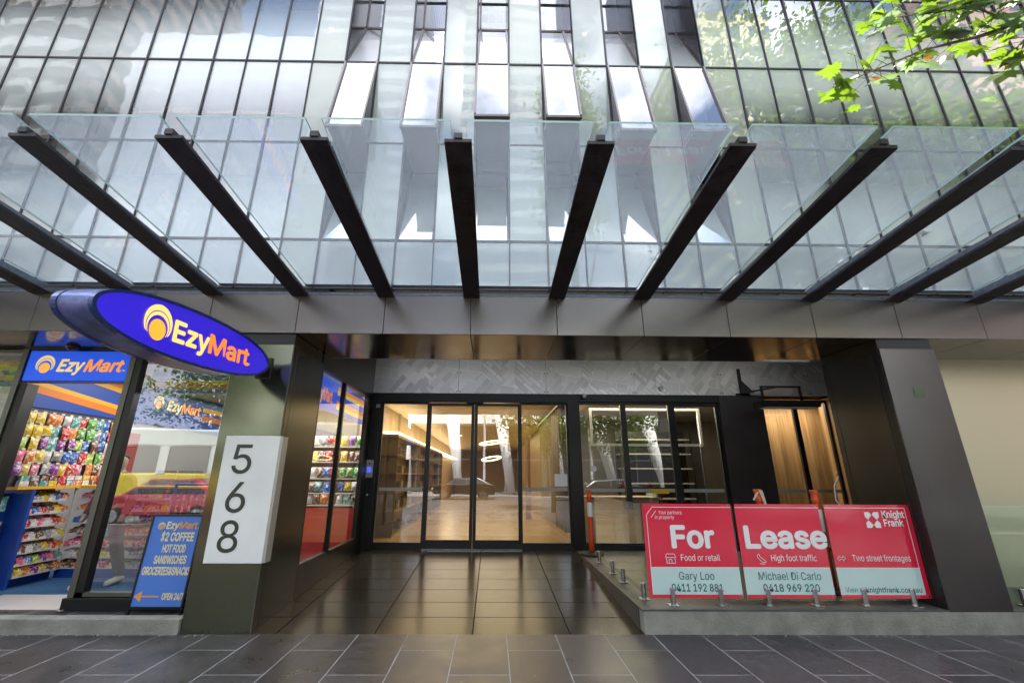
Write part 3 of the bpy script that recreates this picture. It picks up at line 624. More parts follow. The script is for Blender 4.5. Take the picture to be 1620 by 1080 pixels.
bx(3.3,3.34,9.1,9.7,dz,1.15).obj('glass_side', mat('counter_glass_side', (.35,.48,.44), .2), ct)
sh = empty('black_shelving', (4.3,11,dz), 'tall black metal shelves with thin white edges inside the vacant shop', 'shelving')
f = MB()
for z in (.25,.6,.95,1.3,1.65,2.0,2.35): f.box(3.2,5.0,11.0,11.45,z,z+.03)
f.obj('shelf_boards', mat('shelf_edge', (.28,.28,.26), .5), sh)
f = MB()
for x in (3.2,4.1,4.96): f.box(x,x+.04,11,11.05,dz,2.6).box(x,x+.04,11.4,11.45,dz,2.6)
f.box(3.2,5.0,11.46,11.5,dz,2.6).obj('uprights', M_BLACK, sh)

# ------------------------------------------------------------------ convenience shop interior
M_BLUE = mat('shop_blue', (.01,.07,.42), .4); M_YEL = mat('stripe_yellow', (.85,.45,.02), .45); M_OR = mat('stripe_orange', (.80,.22,.01), .45)
M_BLUEL = mat('backlit_blue_panel', (.01,.07,.55), .4, emit=(.01,.09,.75), estr=.30)
M_LETY = mat('lettering_cream_yellow', (.9,.75,.35), .5, emit=(1,.72,.22), estr=.25)
M_LETO = mat('lettering_orange', (.9,.35,.06), .5, emit=(1,.32,.05), estr=.28)
M_LOGOO = mat('logo_amber', (.95,.5,.08), .5, emit=(1,.45,.08), estr=.28)
M_SHOPW = mat('shop_wall', (.55,.54,.52), .7)
bx(-10,-2.45,6.3,11.6,-.05,.0).obj('shop_floor', mat('blue_carpet', (.02,.10,.25), .9, var=.35, vscale=30, bump=.3), bld)
bx(-6.24,-4.86,P-.0,6.3,-.05,.004).obj('shop_threshold_tiles', mat('cream_tiles', (.62,.58,.55), .35, var=.06), bld)
bx(-10,-2.45,P+.08,11.6,3.1,3.2).obj('shop_ceiling', mat('shop_ceiling', (.7,.7,.68), .7), bld)
bx(-10,-2.45,11.6,11.7,0,3.1).obj('shop_back_wall', M_SHOPW, bld)
bx(-6.75,-6.66,7.9,11.6,0,3.1).box(-9.9,-6.75,8.0,8.1,0,3.1).obj('shop_partition', M_SHOPW, bld)
area('shop_light', (-3.3,8.0,3.0), 1.6, .4, 26, (1,.95,.85)); area('shop_light', (-4.7,7.2,3.05), 3.2, 2.0, 40, (1,.96,.88)); area('shop_light', (-5.0,10,3.05), 3, 2.5, 20, (1,.96,.88)); area('shop_light', (-8,6.9,3.05), 2, 1.5, 14, (1,.96,.88))
# striped bulkhead along the side wall
bh = empty('striped_bulkhead', (-6.6,8.4,2.45), 'blue bulkhead with orange and yellow stripes above the confectionery wall inside the shop', 'shop bulkhead')
bx(-6.70,-6.60,6.05,11.2,2.40,3.09).obj('board', M_BLUE, bh)
def stripe(y0,y1,za,zb_,h,m,x=-6.598,nm='stripe'):
    MB().add([(x,y0,za),(x,y1,zb_),(x,y1,zb_+h),(x,y0,za+h)],[(0,1,2,3)]).obj(nm, m, bh)
stripe(6.05,7.85,2.62,2.44,.10,M_OR); stripe(6.05,7.85,2.72,2.54,.07,M_YEL,-6.596)
stripe(6.9,7.85,2.92,2.82,.08,M_YEL,-6.596); stripe(6.9,7.85,3.0,2.90,.10,M_OR)
stripe(9.9,11.1,2.62,2.62,.12,M_OR); stripe(9.9,11.1,2.82,2.82,.10,M_YEL)
def logo(pre, parent, c, right, up, r, loc=None, m=(M_LOGOO, M_LETY)):
    right = Vector(right).normalized(); up = Vector(up).normalized(); n = right.cross(up); c = Vector(c)
    k = MB(); q = 28
    cc = c - up*r*.38
    k.add([cc + right*r*.58*math.cos(2*math.pi*i/q) + up*r*.58*math.sin(2*math.pi*i/q) + n*.004 for i in range(q)], [tuple(range(q))])
    k.obj('logo_sun', m[0], parent, loc)
    k = MB()
    for (ro, oc, ri, ic) in ((1.0,0,.85,-.17),(.80,-.18,.71,-.29)):
        vs = []; fs = []
        for i in range(q+1):
            a = R(-32) + R(244)*i/q
            po = Vector((ro*math.cos(a), oc + ro*math.sin(a))); pi_ = Vector((ri*math.cos(a), ic + ri*math.sin(a)))
            if (pi_ - Vector((0, oc))).length > ro: pi_ = po*.999
            vs += [c + right*po.x*r + up*po.y*r + n*.004, c + right*pi_.x*r + up*pi_.y*r + n*.004]
        for i in range(q): fs.append((2*i,2*i+1,2*i+3,2*i+2))
        k.add(vs, fs)
    k.obj('logo_arcs', m[1], parent, loc)
def brand(parent, org, right, up, h, wid, loc=None, bold=.03, shear=.12, m=(M_LETY, M_LETO)):
    """two-tone shop name: first three letters pale, last four orange"""
    right = Vector(right).normalized(); org = Vector(org)
    wa = wid*.40
    text_obj('lettering', 'Ezy', m[0], parent, org, right, up, h, wa, bold=bold, shear=shear, depth=.004, loc=loc)
    text_obj('lettering', 'Mart', m[1], parent, org+right*(wa+wid*.012), right, up, h, wid-wa-wid*.012, bold=bold, shear=shear, depth=.004, loc=loc)
    text_obj('trademark', 'TM', m[0], parent, org+right*(wid*1.01), right, up, h*.16, depth=.004, loc=loc)
logo('x', bh, (-6.595,8.55,2.83), (0,1,0), (0,0,1), .13); brand(bh, (-6.595,8.78,2.72), (0,1,0), (0,0,1), .26, 1.0)
# side window panels
sp_ = empty('window_header_panel', (-2.6,7,2.4), 'blue header panel with shop name and orange stripes inside the recess side window', 'header panel')
bx(-2.56,-2.52,5.86,8.45,2.42,2.90).obj('board', M_BLUEL, sp_)
logo('x', sp_, (-2.518,5.93,2.66), (0,1,0), (0,0,1), .12); brand(sp_, (-2.518,6.08,2.55), (0,1,0), (0,0,1), .26, .62)
for z, m_ in ((2.79,M_LETO),(2.725,M_LETY),(2.56,M_LETO),(2.495,M_LETY)): bx(-2.519,-2.516,6.95,8.40,z,z+.065).obj('stripe', m_, sp_)  # stripe glow added, as no lamp reaches the board's front
# shelf units
M_SHELF = mat('shelf_white', (.75,.72,.68), .5); M_SHBACK = mat('shelf_orange_back', (.85,.30,.03), .6)
g1 = empty('confectionery_gondola', (-6.5,7,0), 'long tiered confectionery shelves with orange backing and blue base, left side of the shop', 'shop shelving')
bx(-6.9,-6.58,6.55,7.22,0,.12).obj('base', M_BLUE, g1); bx(-6.9,-6.86,6.55,7.22,.12,1.27).obj('back_panel', M_SHBACK, g1)
bx(-6.9,-6.50,6.30,7.80,1.27,1.31).obj('top_shelf', M_YEL, g1); bx(-6.9,-6.48,6.50,6.545,0,1.27).obj('end_panel', M_BLUE, g1)
TIERS = [.14,.28,.43,.59,.76,.93,1.10]
for i, z in enumerate(TIERS):
    d = .42 - i*.025
    bx(-6.88,-6.88+d,6.55,7.22,z-.012,z).box(-6.88+d,-6.875+d,6.55,7.22,z-.014,z+.022).obj('shelf', M_SHELF, g1)
g2 = empty('facing_gondola', (-5.4,7.45,0), 'second run of low confectionery shelves facing the street behind the shop window', 'shop shelving')
bx(-6.55,-3.9,7.25,7.63,0,.12).obj('base', M_BLUE, g2); bx(-6.55,-3.9,7.61,7.65,.12,1.27).obj('back_panel', M_SHBACK, g2); bx(-6.55,-3.9,7.25,7.65,1.27,1.30).obj('top_shelf', M_YEL, g2)
bx(-6.56,-6.53,7.225,7.25,.1,1.27).obj('upright', M_SHELF, g2)
for i, z in enumerate(TIERS):
    d = .38 - i*.02
    bx(-6.53,-3.9,7.61-d,7.61,z-.012,z).box(-6.53,-3.9,7.605-d,7.61-d,z-.014,z+.022).obj('shelf', M_SHELF, g2)
hang = empty('hanging_wall', (-6.62,7,1.3), 'grey slatted wall carrying rows of hanging sweet bags above the orange shelf', 'display wall')
bx(-6.66,-6.62,6.0,7.9,1.31,2.42).obj('board', mat('slat_wall', (.10,.095,.10), .6), hang)
f = MB()
for z in (2.33,2.155,1.98,1.80,1.62): f.box(-6.62,-6.612,6.0,7.9,z,z+.012)
f.obj('hooks_rail', M_STEEL, hang)
COLS = {'yellow':(.85,.60,.02),'orange':(.85,.25,.02),'red':(.65,.03,.03),'pink':(.80,.18,.30),'green':(.12,.42,.05),'lime':(.45,.65,.05),'purple':(.30,.04,.35),'blue':(.03,.15,.55),'teal':(.10,.40,.38),'white':(.75,.72,.70),'brown':(.20,.09,.05),'grey':(.35,.36,.38)}
def pack_mat(c, col):
    # printed pack: base colour with a pale product window and blotches of its own print
    m = bpy.data.materials.new('pack_'+c); m.use_nodes = True; t = m.node_tree; nd = t.nodes; lk = t.links; b = nd['Principled BSDF']
    g = nd.new('ShaderNodeNewGeometry'); v = nd.new('ShaderNodeTexVoronoi'); v.inputs['Scale'].default_value = 75; lk.new(g.outputs['Position'], v.inputs['Vector'])
    n = nd.new('ShaderNodeTexNoise'); n.inputs['Scale'].default_value = 24; n.inputs['Detail'].default_value = 4; lk.new(g.outputs['Position'], n.inputs['Vector'])
    cr = nd.new('ShaderNodeValToRGB'); cr.color_ramp.interpolation = 'CONSTANT'; cr.color_ramp.elements[0].color = (0,0,0,1); cr.color_ramp.elements[1].position = .54; cr.color_ramp.elements[1].color = (1,1,1,1); lk.new(n.outputs['Fac'], cr.inputs[0])
    hs = nd.new('ShaderNodeHueSaturation'); hs.inputs['Saturation'].default_value = .8; hs.inputs['Value'].default_value = 1.1; lk.new(v.outputs['Color'], hs.inputs['Color'])
    x = nd.new('ShaderNodeMix'); x.data_type = 'RGBA'; x.inputs['A'].default_value = (*col,1); lk.new(cr.outputs[0], x.inputs['Factor'])
    x1 = nd.new('ShaderNodeMix'); x1.data_type = 'RGBA'; x1.inputs['Factor'].default_value = .45; x1.inputs['B'].default_value = (*[min(1,q*1.3+.15) for q in col],1); lk.new(hs.outputs[0], x1.inputs['A']); lk.new(x1.outputs['Result'], x.inputs['B'])
    lk.new(x.outputs['Result'], b.inputs['Base Color']); b.inputs['Roughness'].default_value = .28; b.inputs['Coat Weight'].default_value = .3
    n2 = nd.new('ShaderNodeTexNoise'); n2.inputs['Scale'].default_value = 28; lk.new(g.outputs['Position'], n2.inputs['Vector'])
    bp = nd.new('ShaderNodeBump'); bp.inputs['Strength'].default_value = .6; bp.inputs['Distance'].default_value = .01; lk.new(n2.outputs['Fac'], bp.inputs['Height']); lk.new(bp.outputs['Normal'], b.inputs['Normal'])
    return m
PM = {c: pack_mat(c, tuple(q*TONE for q in v)) for c, v in COLS.items()}
ORD = ['first','second','third','fourth','fifth','sixth','seventh','eighth','ninth','tenth','eleventh','twelfth','thirteenth','fourteenth','fifteenth','sixteenth','seventeenth','eighteenth','nineteenth','twentieth']
def pillow(wd, ht, dp, n=6):
    """puffed bag, facing +x, hung from its top edge; crimped flat ends"""
    m = MB(); vs = []; fs = []
    for side in (1, -1):
        b0 = len(vs)
        for j in range(n+1):
            for i in range(n+1):
                u = i/n; v = j/n
                puff = (math.sin(math.pi*u)**.6) * (math.sin(math.pi*min(max((v-.08)/.84,0),1))**.6)
                pinch = 1 - .10*math.sin(math.pi*v)
                vs.append((side*dp*puff, (u-.5)*wd*pinch, -v*ht))
        for j in range(n):
            for i in range(n):
                a = b0+j*(n+1)+i; q = (a, a+1, a+n+2, a+n+1); fs.append(q if side < 0 else q[::-1])
    m.add(vs, fs); return m
bag_mesh = {}
def bag(c, wd, ht, x, y, z, rot, label, group, face='x'):
    key = (c, wd, ht)
    if key not in bag_mesh:
        o = pillow(wd, ht, .028).obj('candy_bag', PM[c], None, (0,0,0), smooth=True); bag_mesh[key] = o
        used = o
    else:
        used = bag_mesh[key].copy(); COL.objects.link(used)
    used.location = (x,y,z); used.rotation_euler = (rot, random.uniform(-.06,.06), (0 if face == 'x' else -math.pi/2) + random.uniform(-.1,.1)); used.scale = (random.uniform(.8,1.5), random.uniform(.82,1.1), random.uniform(.82,1.08)); tag(used, label, 'sweet bag', group); return used
rows = [(2.33,['white','yellow','yellow','orange','orange','white','teal','red','green','teal','blue','orange','orange']),
        (2.155,['orange','yellow','yellow','yellow','teal','red','orange','green','green','grey','blue','red','yellow']),
        (1.98,['orange','lime','yellow','purple','teal','purple','purple','lime','blue','brown','blue','white','green']),
        (1.80,['red','pink','orange','yellow','white','grey','blue','blue','red','lime','green','orange','teal']),
        (1.62,['green','purple','yellow','pink','grey','purple','yellow','red','pink','orange','brown','white','grey'])]
RN = ['top','second','middle','fourth','lowest']
for r_, (z, cs) in enumerate(rows):
    for i, c in enumerate(cs):
        y = 6.12 + i*.138 + random.uniform(-.01,.01)
        bag(c, .145, .172, -6.575+random.uniform(-.015,.02), y, z, random.uniform(-.07,.07), '%s sweet bag, %s from the doorway in the %s hanging row' % (c, ORD[i], RN[r_]), 'sweet bags hanging on the wall')
f = MB()
for z in (2.33,2.155,1.98,1.80,1.62):
    for i in range(13): f.box(-6.545,-6.54,6.09+i*.138,6.09+i*.138+.05,z-.002,z+.022)
f.obj('price_tickets', mat('ticket_white', (.8,.8,.75), .6), hang)
# boxed sweets on two ledges
box_mesh = {}
def carton(name, c, sx, sy, sz, x, y, z, rz, label, cat, group, lidded=True):
    key = (name, c, sx, sy, sz)
    if key not in box_mesh:
        m = MB().box(-sx/2,sx/2,-sy/2,sy/2,0,sz)
        if name == 'display_box':   # open tray with wrapped bars standing in it
            m = MB().box(-sx/2,sx/2,-sy/2,-sy/2+.004,0,sz*.55).box(-sx/2,sx/2,sy/2-.004,sy/2,0,sz*.55).box(sx/2-.004,sx/2,-sy/2,sy/2,0,sz*.5).box(-sx/2,-sx/2+.004,-sy/2,sy/2,0,sz).box(-sx/2,sx/2,-sy/2,sy/2,0,.004)
            k = int(sy/.022)
            for i in range(k):
                yy = -sy/2+.008+i*(sy-.012)/k
                hh = sz*random.uniform(.6,.85)
                m.hexa([(-sx*.42,yy,.005),(sx*.40,yy,.005),(sx*.40,yy+.016,.005),(-sx*.42,yy+.016,.005),(-sx*.45,yy+.004,hh),(sx*.34,yy+.004,hh*.9),(sx*.34,yy+.016,hh*.9),(-sx*.45,yy+.016,hh)])
        o = m.obj(name, PM[c], None, (0,0,0), bevel=.003 if name != 'display_box' else 0); box_mesh[key] = o; used = o
    else:
        used = box_mesh[key].copy(); COL.objects.link(used)
    used.location = (x,y,z); used.rotation_euler = (0,0,rz); tag(used, label, cat, group); return used
cc = ['white','brown','teal','yellow','red','grey','orange','white','brown','red']
for i in range(11):
    c = cc[i % 10]; carton('chocolate_box', c, .06, .118, .072, -6.54, 6.38+i*.135, 1.31, random.uniform(-.08,.08), '%s chocolate box, %s from the doorway on the orange top shelf' % (c, ORD[i]), 'box', 'chocolate boxes on the orange shelf')
    c = cc[(i*3+2) % 10]; carton('chocolate_box', c, .05, .11, .065, -6.56, 6.40+i*.135, 1.388, random.uniform(-.05,.05), '%s chocolate box stacked on the %s box of the orange top shelf' % (c, ORD[i]), 'box', 'chocolate boxes on the orange shelf')
TN = ['lowest','second lowest','third lowest','middle','third highest','second highest','highest']
pal = [['yellow','orange','purple','yellow','brown','orange'],['pink','blue','lime','purple','pink','teal'],['brown','white','grey','yellow','red','orange'],['red','white','brown','grey','white','yellow'],['red','white','pink','white','red','orange'],['orange','blue','red','brown','yellow','orange'],['purple','grey','yellow','white','blue','orange']]
for i, z in enumerate(TIERS):
    d = .42 - i*.025; n = 6
    for j in range(n):
        c = pal[i][j]; carton('display_box', c, .17, .104, .135, -6.88+d-.08, 6.62+j*.108, z, random.uniform(-.05,.05), '%s box of bars, %s from doorway, %s tier of side shelves' % (c, ORD[j], TN[i]), 'display box', 'sweet boxes on the side shelves')
        if i < 2: carton('chocolate_box', pal[(i+3) % 7][j], .05, .10, .05, -6.86+d-.20, 6.62+j*.108, z, 0, '%s box behind the %s display box, %s side tier' % (pal[(i+3) % 7][j], ORD[j], TN[i]), 'box', 'boxes at the back of the side shelves')
    d = .38 - i*.02
    for j in range(9):
        c = pal[(i+2) % 7][(j*5+i) % 6]; carton('display_box', c, .17, .24, .135, -6.41+j*.26, 7.61-d+.08, z, -math.pi/2+random.uniform(-.05,.05), '%s box of bars, %s from corner, %s tier of facing shelves' % (c, ORD[j], TN[i]), 'display box', 'sweet boxes on the facing shelves')
# goods behind the recess side window
g3 = empty('window_shelving', (-3.5,8.6,0), 'white shelving full of packets facing the street, seen through the recess side window', 'shop shelving')
bx(-4.6,-2.48,8.86,8.9,.1,2.5).obj('back_panel', mat('grey_back_panel', (.25,.24,.24), .6), g3)
SZ = (.95,1.16,1.42,1.72,2.0)
for z in SZ: bx(-4.6,-2.48,8.50,8.86,z-.015,z).obj('shelf', M_SHELF, g3)
bx(-4.6,-2.48,8.48,8.86,.02,.90).obj('red_cabinet', mat('red_cabinet', (.50,.03,.02), .25, coat=.4), g3)
for i, z in enumerate(SZ):
    for j in range(15):
        c = random.choice(['yellow','orange','white','brown','teal','red','yellow','green','purple','grey','blue'])
        bag(c, .15, .19, -4.52+j*.14+random.uniform(-.01,.01), 8.53+random.uniform(-.02,.02), z+.2, 0, '%s snack packet, %s from the left on the %s shelf behind the side window' % (c, ORD[j], RN[4-i]), 'snack packets in the side window', 'y')
# blue column display at far left
fs_ = empty('blue_display_stand', (-6.87,6.35,0), 'tall blue cardboard display column with hanging packs at the far left of the doorway', 'display stand')
bx(-7.0,-6.74,6.2,6.50,0,1.22).obj('column', M_BLUE, fs_)
for i, (c, z) in enumerate((('teal',1.18),('brown',.86),('red',.55))):
    bag(c, .18, .2, -6.70, 6.33, z, 0, '%s pack hanging on the blue display column, %s from the top' % (c, ORD[i]), 'packs on the blue column')
# rack of dark hanging goods inside the right window
rk = empty('accessory_rack', (-4.0,6.35,0), 'blue wire rack hung with dark phone accessories behind the shop window', 'display rack')
M_PURP = mat('rack_blue', (.04,.05,.35), .4)
f = MB().tube([(-4.35,6.3,0),(-4.35,6.3,1.35)],.018,8).tube([(-3.7,6.3,0),(-3.7,6.3,1.35)],.018,8).tube([(-4.35,6.3,1.35),(-3.7,6.3,1.35)],.018,8).tube([(-4.35,6.1,.015),(-4.35,6.5,.015)],.015,8).tube([(-3.7,6.1,.015),(-3.7,6.5,.015)],.015,8)
f.obj('frame', M_PURP, rk)
f = MB()
for z, dz_ in ((1.28,.34),(.92,.30),(.58,.36)):
    for i in range(11):
        x = -4.31+i*.058; f.box(x,x+.03,6.24+.03*(i%3),6.26+.03*(i%3),z-dz_*random.uniform(.7,1),z)
f.obj('hanging_goods', mat('dark_goods', (.06,.06,.09), .3, var=.9, vscale=30), rk, kind='stuff')
cf = empty('coffee_counter', (-5.9,9.6,0), 'white coffee counter with machines along the wall inside the shop', 'counter')
bx(-6.6,-6.0,8.4,11,0,1.0).obj('cabinet', mat('counter_white', (.7,.7,.68), .4), cf); bx(-6.65,-5.95,8.35,11.05,1.0,1.05).obj('worktop', mat('dark_top', (.08,.07,.07), .3), cf)
for y in (8.8,9.6,10.4): bx(-6.5,-6.1,y,y+.45,1.05,1.55).obj('coffee_machine', M_STEEL, cf, bevel=.02)
bx(-6.655,-6.64,8.0,8.35,1.5,2.2).obj('wall_poster', mat('red_poster', (.45,.03,.03), .4), None, (-6.6,8.2,1.5), label='small red poster on the wall inside the shop beside the coffee counter', cat='poster')

# hanging shop sign above the doorway
ss = empty('doorway_sign', (-5.5,P,2.63), 'wide blue and white lightbox with cream and orange shop name over the open doorway', 'sign')
bx(-6.235,-4.865,P+.0,P+.12,2.645,3.068).obj('housing', M_BLUE, ss)
bx(-6.22,-4.88,P-.012,P-.001,2.66,3.06).obj('face', M_BLUEL, ss)
logo('x', ss, (-5.975,P-.014,2.875), (1,0,0), (0,0,1), .125); brand(ss, (-5.82,P-.014,2.785), (1,0,0), (0,0,1), .215, .86, shear=.25)
cam_ = empty('dome_camera', (-5.58,P-.1,3.1), 'small dark security dome on the soffit above the doorway sign', 'security camera')
f = MB()
for k in range(5):
    a0, a1 = k*math.pi/10, (k+1)*math.pi/10
f.tube([(-5.58,P-.12,3.098),(-5.58,P-.12,3.085),(-5.58,P-.12,3.06),(-5.58,P-.12,3.04),(-5.58,P-.12,3.03)],[.075,.075,.06,.035,.005],20).obj('dome', mat('smoked_dome', (.03,.03,.035), .12), cam_, smooth=True)
for x_ in (-8.9,): 
    t = empty('window_header_panel', (-7.6,P+.2,2.6), 'striped orange and yellow header panel inside the far left shop window', 'header panel')
    bx(-9,-6.4,P+.2,P+.24,2.62,3.05).obj('board', M_BLUE, t)
    bx(-9,-6.4,P+.194,P+.199,2.90,2.97).obj('stripe', M_OR, t); bx(-9,-6.4,P+.194,P+.199,2.84,2.895).obj('stripe', M_YEL, t); bx(-9,-6.4,P+.194,P+.199,2.70,2.77).obj('stripe', M_YEL, t)
t = empty('window_header_panel', (-4,P+.2,2.6), 'striped orange and yellow header panel inside the window under the oval sign', 'header panel')
bx(-4.70,-3.05,P+.2,P+.24,2.55,3.05).obj('board', M_BLUE, t); bx(-4.70,-3.05,P+.194,P+.199,2.86,2.96).obj('stripe', M_YEL, t); bx(-4.70,-3.05,P+.194,P+.199,2.66,2.72).obj('stripe', M_YEL, t); bx(-4.70,-3.05,P+.194,P+.199,2.60,2.655).obj('stripe', M_OR, t)

# ------------------------------------------------------------------ oval blade sign
ov = empty('oval_sign', (-2.65,4.89,2.6), 'large lit oval blue sign with cream and orange shop name bracketed off the pillar', 'sign')
YC, ZC, A, B, TILT = 3.645, 2.605, 1.105, .235, R(3.4)
def oval(x, a, b, n=72): 
    out = []
    for i in range(n):
        t_ = 2*math.pi*i/n; u = a*math.copysign(abs(math.cos(t_))**.92, math.cos(t_)); v = b*math.copysign(abs(math.sin(t_))**.92, math.sin(t_))
        out.append((x, YC+u*math.cos(TILT)-v*math.sin(TILT), ZC+u*math.sin(TILT)+v*math.cos(TILT)))
    return out
n = 72
def ring(x0, a0, b0, x1, a1, b1):
    m = MB(); m.add(oval(x0,a0,b0)+oval(x1,a1,b1), [(i,(i+1)%n,n+(i+1)%n,n+i) for i in range(n)]); return m
M_NAVY = mat('sign_navy_rim', (.02,.05,.22), .25, .3, coat=.5)
M_RIMW = mat('sign_scuffed_rim', (.16,.20,.45), .3, .4, var=.5, vscale=9)
r1 = ring(-2.53,A,B,-2.56,A,B); r2 = ring(-2.53,A*.972,B*.90,-2.53,A,B)
r1.add(r2.v, r2.f); r1.add(ring(-2.54,A*.97,B*.895,-2.53,A*.972,B*.90).v, r2.f)
r1.obj('front_rim', M_NAVY, ov, smooth=False)
ring(-2.56,A*.995,B*.99,-2.76,A*.995,B*.99).obj('side_band', M_RIMW, ov, smooth=True)
ring(-2.76,A,B,-2.80,A,B).add(oval(-2.80,A,B), [tuple(range(n))]).obj('back_rim', M_NAVY, ov)
MB().add(oval(-2.541,A*.972,B*.90), [tuple(range(n))[::-1]]).obj('lit_face', mat('lit_blue_face', (.02,.02,.5), .3, emit=(.040,.013,.66), estr=.29, coat=.3), ov)
rt = Vector((0,math.cos(TILT),math.sin(TILT))); upv = Vector((0,-math.sin(TILT),math.cos(TILT)))
M_EY = mat('lit_cream_lettering', (.9,.7,.3), .5, emit=(1,.62,.12), estr=.42); M_EO = mat('lit_orange_lettering', (.9,.3,.05), .5, emit=(1,.22,.03), estr=.40); M_EA = mat('lit_amber', (.9,.45,.05), .5, emit=(1,.38,.03), estr=.42)
cO = Vector((-2.538,YC,ZC))
logo('x', ov, cO + rt*(-.548) + upv*.012, rt, upv, .140, m=(M_EA, M_EY))
brand(ov, cO + rt*(-.40) + upv*(-.082), rt, upv, .225, 1.06, bold=.026, shear=0, m=(M_EY, M_EO))
MB().tube([(-2.66,4.72,2.66),(-2.66,4.88,2.66)],.05,12).box(-2.74,-2.57,4.865,4.889,2.545,2.785).obj('bracket', M_BLACK, ov)

# ------------------------------------------------------------------ 568 panel
np_ = empty('street_number_panel', (-2.65,F,.63), 'tall white box panel reading 568 wrapped round the pillar corner', 'number sign')
bx(-2.885,-2.30,F-.10,F-.003,.64,1.89).obj('panel', M_WHITE, np_, bevel=.004)
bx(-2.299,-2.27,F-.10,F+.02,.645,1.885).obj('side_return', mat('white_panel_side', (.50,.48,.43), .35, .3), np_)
for d, z in (('5',1.502),('6',1.118),('8',.742)):
    text_obj('digit', d, M_DIGIT, np_, (-2.805,F-.10,z), (1,0,0), (0,0,1), .405, .200, bold=.004, depth=.003)


# ------------------------------------------------------------------ A-board
ab = empty('a_board', (-3.75,5.5,0), 'blue pavement sign advertising two dollar coffee, leaning open beside the pillar', 'a-board')
bz0, bz1 = .07, 1.03; yb0, yb1 = 5.48, 5.56
xa0, xa1 = -4.03, -3.43
def abp(x, z, off=0): 
    t_ = (z-0)/1.03; return Vector((x, yb0 + (yb1-yb0)*t_ - off, z))
def aslab(x0,x1,z0,z1,o0,o1): return MB().hexa([abp(x0,z0,o0),abp(x1,z0,o0),abp(x1,z0,o1),abp(x0,z0,o1),abp(x0,z1,o0),abp(x1,z1,o0),abp(x1,z1,o1),abp(x0,z1,o1)])
m_ = aslab(xa0,xa0+.022,.0,1.03,.012,-.012)
for q in (aslab(xa1-.022,xa1,.0,1.03,.012,-.012), aslab(xa0+.022,xa1-.022,bz0-.01,bz0+.012,.012,-.012), aslab(xa0+.022,xa1-.022,1.008,1.03,.012,-.012)): m_.add(q.v,q.f)
m_.obj('frame', M_BLACK, ab)
aslab(xa0+.022,xa1-.022,bz0+.012,1.008,.004,-.004).obj('board', mat('a_board_blue', (.08,.24,.78), .5), ab)
m_ = MB().bar((xa0+.01,5.585,1.0),(xa0+.01,5.63,0),.022,.022).bar((xa1-.01,5.585,1.0),(xa1-.01,5.63,0),.022,.022)
m_.obj('rear_leg', M_BLACK, ab)
un = (abp(0,1)-abp(0,0)).normalized()
M_AY = mat('a_board_cream', (1.0,.9,.52), .5)
M_AO = mat('a_board_orange', (.88,.42,.14), .5)
logo('x', ab, abp(-3.895,.90,.006), (1,0,0), un, .042, m=(M_AO, M_AY)); brand(ab, abp(-3.845,.875,.006), (1,0,0), un, .10, .36, m=(M_AY, M_AO), bold=.03)
for txt, z, h, x, wd in (('$2 COFFEE',.745,.118,-3.87,.375),('HOT FOOD',.625,.108,-3.825,.265),('SANDWICHES',.51,.106,-3.885,.365),('GROCERIES&SNACKS',.395,.105,-3.985,.545),('OPEN 24/7',.150,.085,-3.69,.235)):
    text_obj('lettering', txt, M_AY, ab, abp(x,z,.006), (1,0,0), un, h, wd, bold=.032, depth=.001)
MB().add([abp(-4.0,.18,.008),abp(-3.915,.235,.008),abp(-3.915,.188,.008),abp(-3.72,.188,.008),abp(-3.72,.172,.008),abp(-3.915,.172,.008),abp(-3.915,.125,.008)], [(0,6,5,4,3,2,1)]).obj('arrow', M_AO, ab)

# ------------------------------------------------------------------ balustrade
bal = empty('glass_balustrade', (3.2,5.05,FZ), 'frameless glass balustrade on steel spigots round the terrace', 'balustrade')
YG = 5.055
for x0, x1 in ((1.68,2.66),(2.68,3.63),(3.66,4.62),(5.35,6.6),(6.62,7.9)):
    bx(x0,x1,YG,YG+.012,.262,1.20).obj('glass_panel', M_BALG, bal)
for y0, y1 in ((5.08,6.28),(6.30,7.42)):
    bx(1.665,1.677,y0,y1,.262,1.195).obj('glass_panel', M_BALG, bal)
def spigot(x, y, along='x'):
    s = MB().tube([(x,y,.225),(x,y,.375),(x,y,.38)],[.026,.026,.022],14).box(x-.05,x+.05,y-.05,y+.05,FZ,.226)
    s.obj('spigot', M_STEEL, bal, smooth=False)
for x in (1.895,2.40,2.90,3.395,3.915,4.43,5.6,6.3): spigot(x, 5.035)
for y in (5.26,6.03,6.53,7.285): spigot(1.665, y)

# ------------------------------------------------------------------ lease boards
def lease(x0, x1, label):
    t = empty('lease_board', ((x0+x1)/2,5.04,.285), label, 'sign board')
    bx(x0,x1,5.038,5.044,.285,1.205).obj('board', M_RED, t)
    m = MB().box(x0+(.035 if x0 < 2 else 0), x1-(.06 if x1 > 4 else 0),5.0365,5.038,.318,.572); m.obj('mint_panel', M_MINT, t)
    bx(x0+(.035 if x0 < 2 else 0),x1-(.05 if x1 > 4 else 0),5.0358,5.0364,.570,.576).obj('white_line', M_SWHITE, t)
    f = MB()
    for xx in (x0+.03, x1-.03):
        for zz in (.305, 1.187): f.tube([(xx,5.038,zz),(xx,5.033,zz)],.008,10)
    f.obj('screws', M_STEEL, t)
    return t
Rt = (1,0,0); Up = (0,0,1); YS = 5.0362
l1 = lease(1.655,2.635,'red and mint board reading For, leftmost of the three lease boards on the glass')
l2 = lease(2.68,3.61,'red and mint board reading Lease, between the two other lease boards')
l3 = lease(3.675,4.63,'red and mint board with white agency emblem, the lease board nearest the pillar')
def T(par, s, x, z, h, wd, m, bold=0.0, shear=0): text_obj('lettering', s, m, par, (x,YS+.0004,z), Rt, Up, h, wd, bold=bold, shear=shear, depth=.0012)
